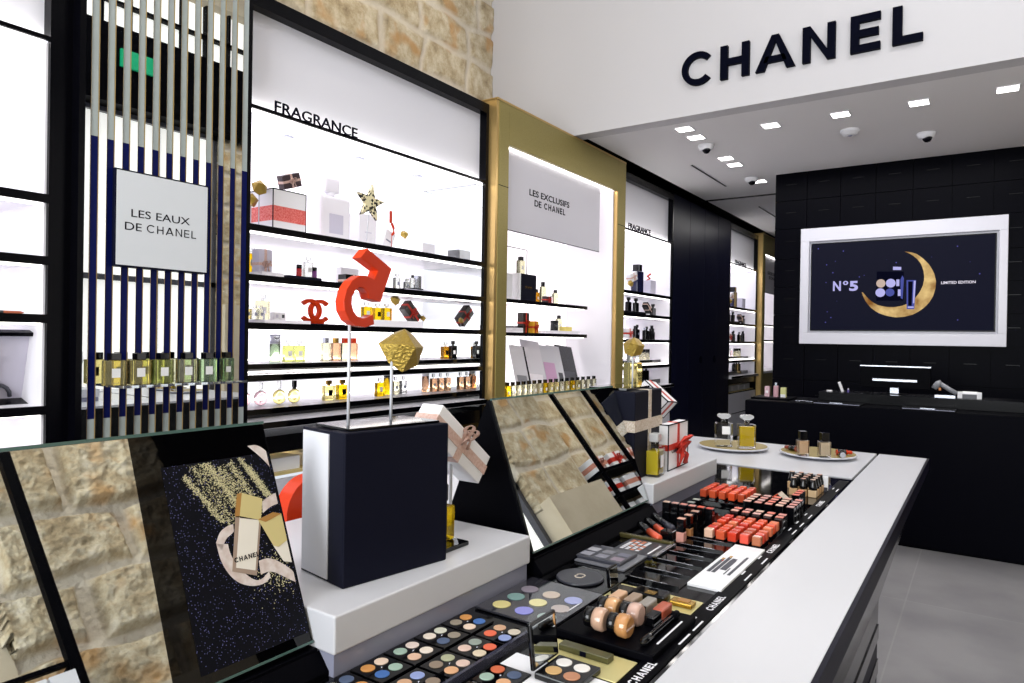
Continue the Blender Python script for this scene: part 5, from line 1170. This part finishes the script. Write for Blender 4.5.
for r, y in enumerate((1.732, 1.76)):
    for c, x in enumerate(XS): tall('black lipstick tube, %s row behind red caps, %s from left' % (ORD[r], ORD[c]), x+.006, y, r*5+c*2, 'black tubes right behind the red caps', .036)
for r, y in enumerate((1.82, 1.85, 1.88, 1.91)):
    for c, x in enumerate((-.501, -.474, -.448, -.4215, -.395)): tall('black lipstick tube, %s row of middle block, %s from left' % (ORD[r], ORD[c]), x, y, r*3+c, 'black tubes of the middle lipstick block', .0445)
for r, y in enumerate((1.973, 2.004, 2.033)): tall('%s of three red topped tubes before the foundation bottles' % ORD[r], -.415, y, 5, 'three red topped tubes')
lboard('raised black board under the rear orange lipstick caps', -.656, -.52, 1.875, 2.015, .016)
for r in range(5):
    for c in range(5):
        i = [8, 9, 9, 1, 8, 9, 0, 1, 3, 1, 4, 2, 3, 4, 1, 0, 4, 2, 7, 4][(r*5+c) % 20]
        cube('%s cap, %s row from front, %s from left, rear lipstick block' % (RN[i], ORD[r], ORD[c]), -.641+c*.0261, 1.892+r*.0262, ZT+.016, i, 'coloured caps of the rear lipstick block', w_=.0175, h=.0265)
# swatch fan
t = thing('swatch_fan', 'red and cream swatch book standing open between lipstick blocks', 'swatch book', (-.46, 1.985, ZT))
M = MB(); M.prism([(-.03, .02), (0, .042), (.0, .04), (-.03, .018)], -.02, .02, 'XZ'); M.build('red_leaf', mat('lip_scarlet'), t); M = MB(); M.prism([(0, .042), (.03, .018), (.03, .016), (0, .040)], -.02, .02, 'XZ'); M.build('cream_leaf', CREAMR, t); B(-.03, .03, -.02, .02, 0, .012).build('base', BLKM, t)
# foundations in tray
k = 0
for r, (y, n) in enumerate(((2.185, 3), (2.218, 3), (2.251, 3), (2.285, 4))):
    for c in range(n):
        x = -.4665+c*.0268-(.027 if n == 4 else 0)
        t = thing('foundation_tester', 'beige foundation with black cap, %s row from front, %s from left in tray' % (ORD[r], ORD[c]), 'foundation bottle', (x, y, ZT), group='foundation testers in the tray')
        B(-.0115, .0115, -.0115, .0115, 0, .021).build('bottle_body', [mat('fd0', '#c9a377', .25), mat('fd1', '#bb9468', .25), mat('fd2', '#d2b58e', .25)][(r+c) % 3], t, bevel=.002)
        MB().lathe([(.0118, .021), (.0118, .03), (.0085, .042), (.008, .051)], 20).build('cap', BODYBLK, t, True); MB().lathe([(.007, .051), (.007, .052)], 14).build('colour_top', [mat('gt0'), mat('gt8')][c % 2], t)
t = thing('white_carton', 'small white carton standing behind the foundation bottles', 'box', (-.40, 2.30, ZT)); B(-.008, .008, -.006, .006, 0, .045).build('carton', PAPER, t); B(-.008, .008, -.0065, -.006, .0, .012).build('band', GREY, t)

# shelf with gifts opposite, seen in the middle mirror
gs = thing('gift_shelf', 'black framed shelving with ribboned gift boxes across the aisle', 'shelving', (0, 0, 0))
M = MB()
for y in (5.95, 6.62, 7.4): M.box(1.56, 1.60, y-.02, y+.02, 0, 3.2)
M.build('posts', BLKM, gs)
for z in (1.36, 1.63, 1.90): B(1.56, 1.86, 5.9, 7.48, z-.03, z).build('shelf', BLKM, gs)
k = 0
for z in (1.36, 1.63, 1.90):
    for j in range(4):
        y = 6.1+j*.37; c = [REDR, mat('salmon_ribbon', '#d08c78', .5)][(j+int(z*3)) % 2]
        gift('white gift box with %s band, %s from near on the %s opposite shelf' % ('red' if c is REDR else 'salmon', ORD[j], {1.36: 'lowest', 1.63: 'middle', 1.90: 'top'}[z]), 1.73, y, z+.0812, (.2, .27, .16), (0, 0, PI), PAPER, c, group='gift boxes on the opposite shelving', bow=(z > 1.8), band=.3, bandaxis='Z' if z < 1.8 else 'both')
# slim black rack on the opposite wall, seen in the near mirror
rk = thing('wall_rack', 'slim black wall rack with bracket on the opposite stone wall', 'rack', (1.5, 1.285, 0))
B(-.02, .02, -.022, .022, 0, 3.75).build('post', BLKM, rk)
M = MB(); M.box(-.012, .012, -.42, -.02, 1.93, 1.95); M.tube([(0, -.02, 1.93), (0, -.13, 1.80)], .008, 6); M.build('bracket', BLKM, rk)
B(-.14, .12, -.45, -.022, 1.60, 1.62).build('shelf', BLKM, rk)
for k in range(3):
    t = thing('shopping_bag', '%s white paper bag with grey band on the opposite wall rack' % ORD[k], 'bag', (1.49, 1.2-.1*k, 1.62), group='white paper bags on the opposite rack')
    B(-.08, .08, -.045, .045, 0, .26).build('bag_body', PAPER, t); B(-.0805, .0805, -.0455, .0455, .17, .2).build('band', GREYM, t)
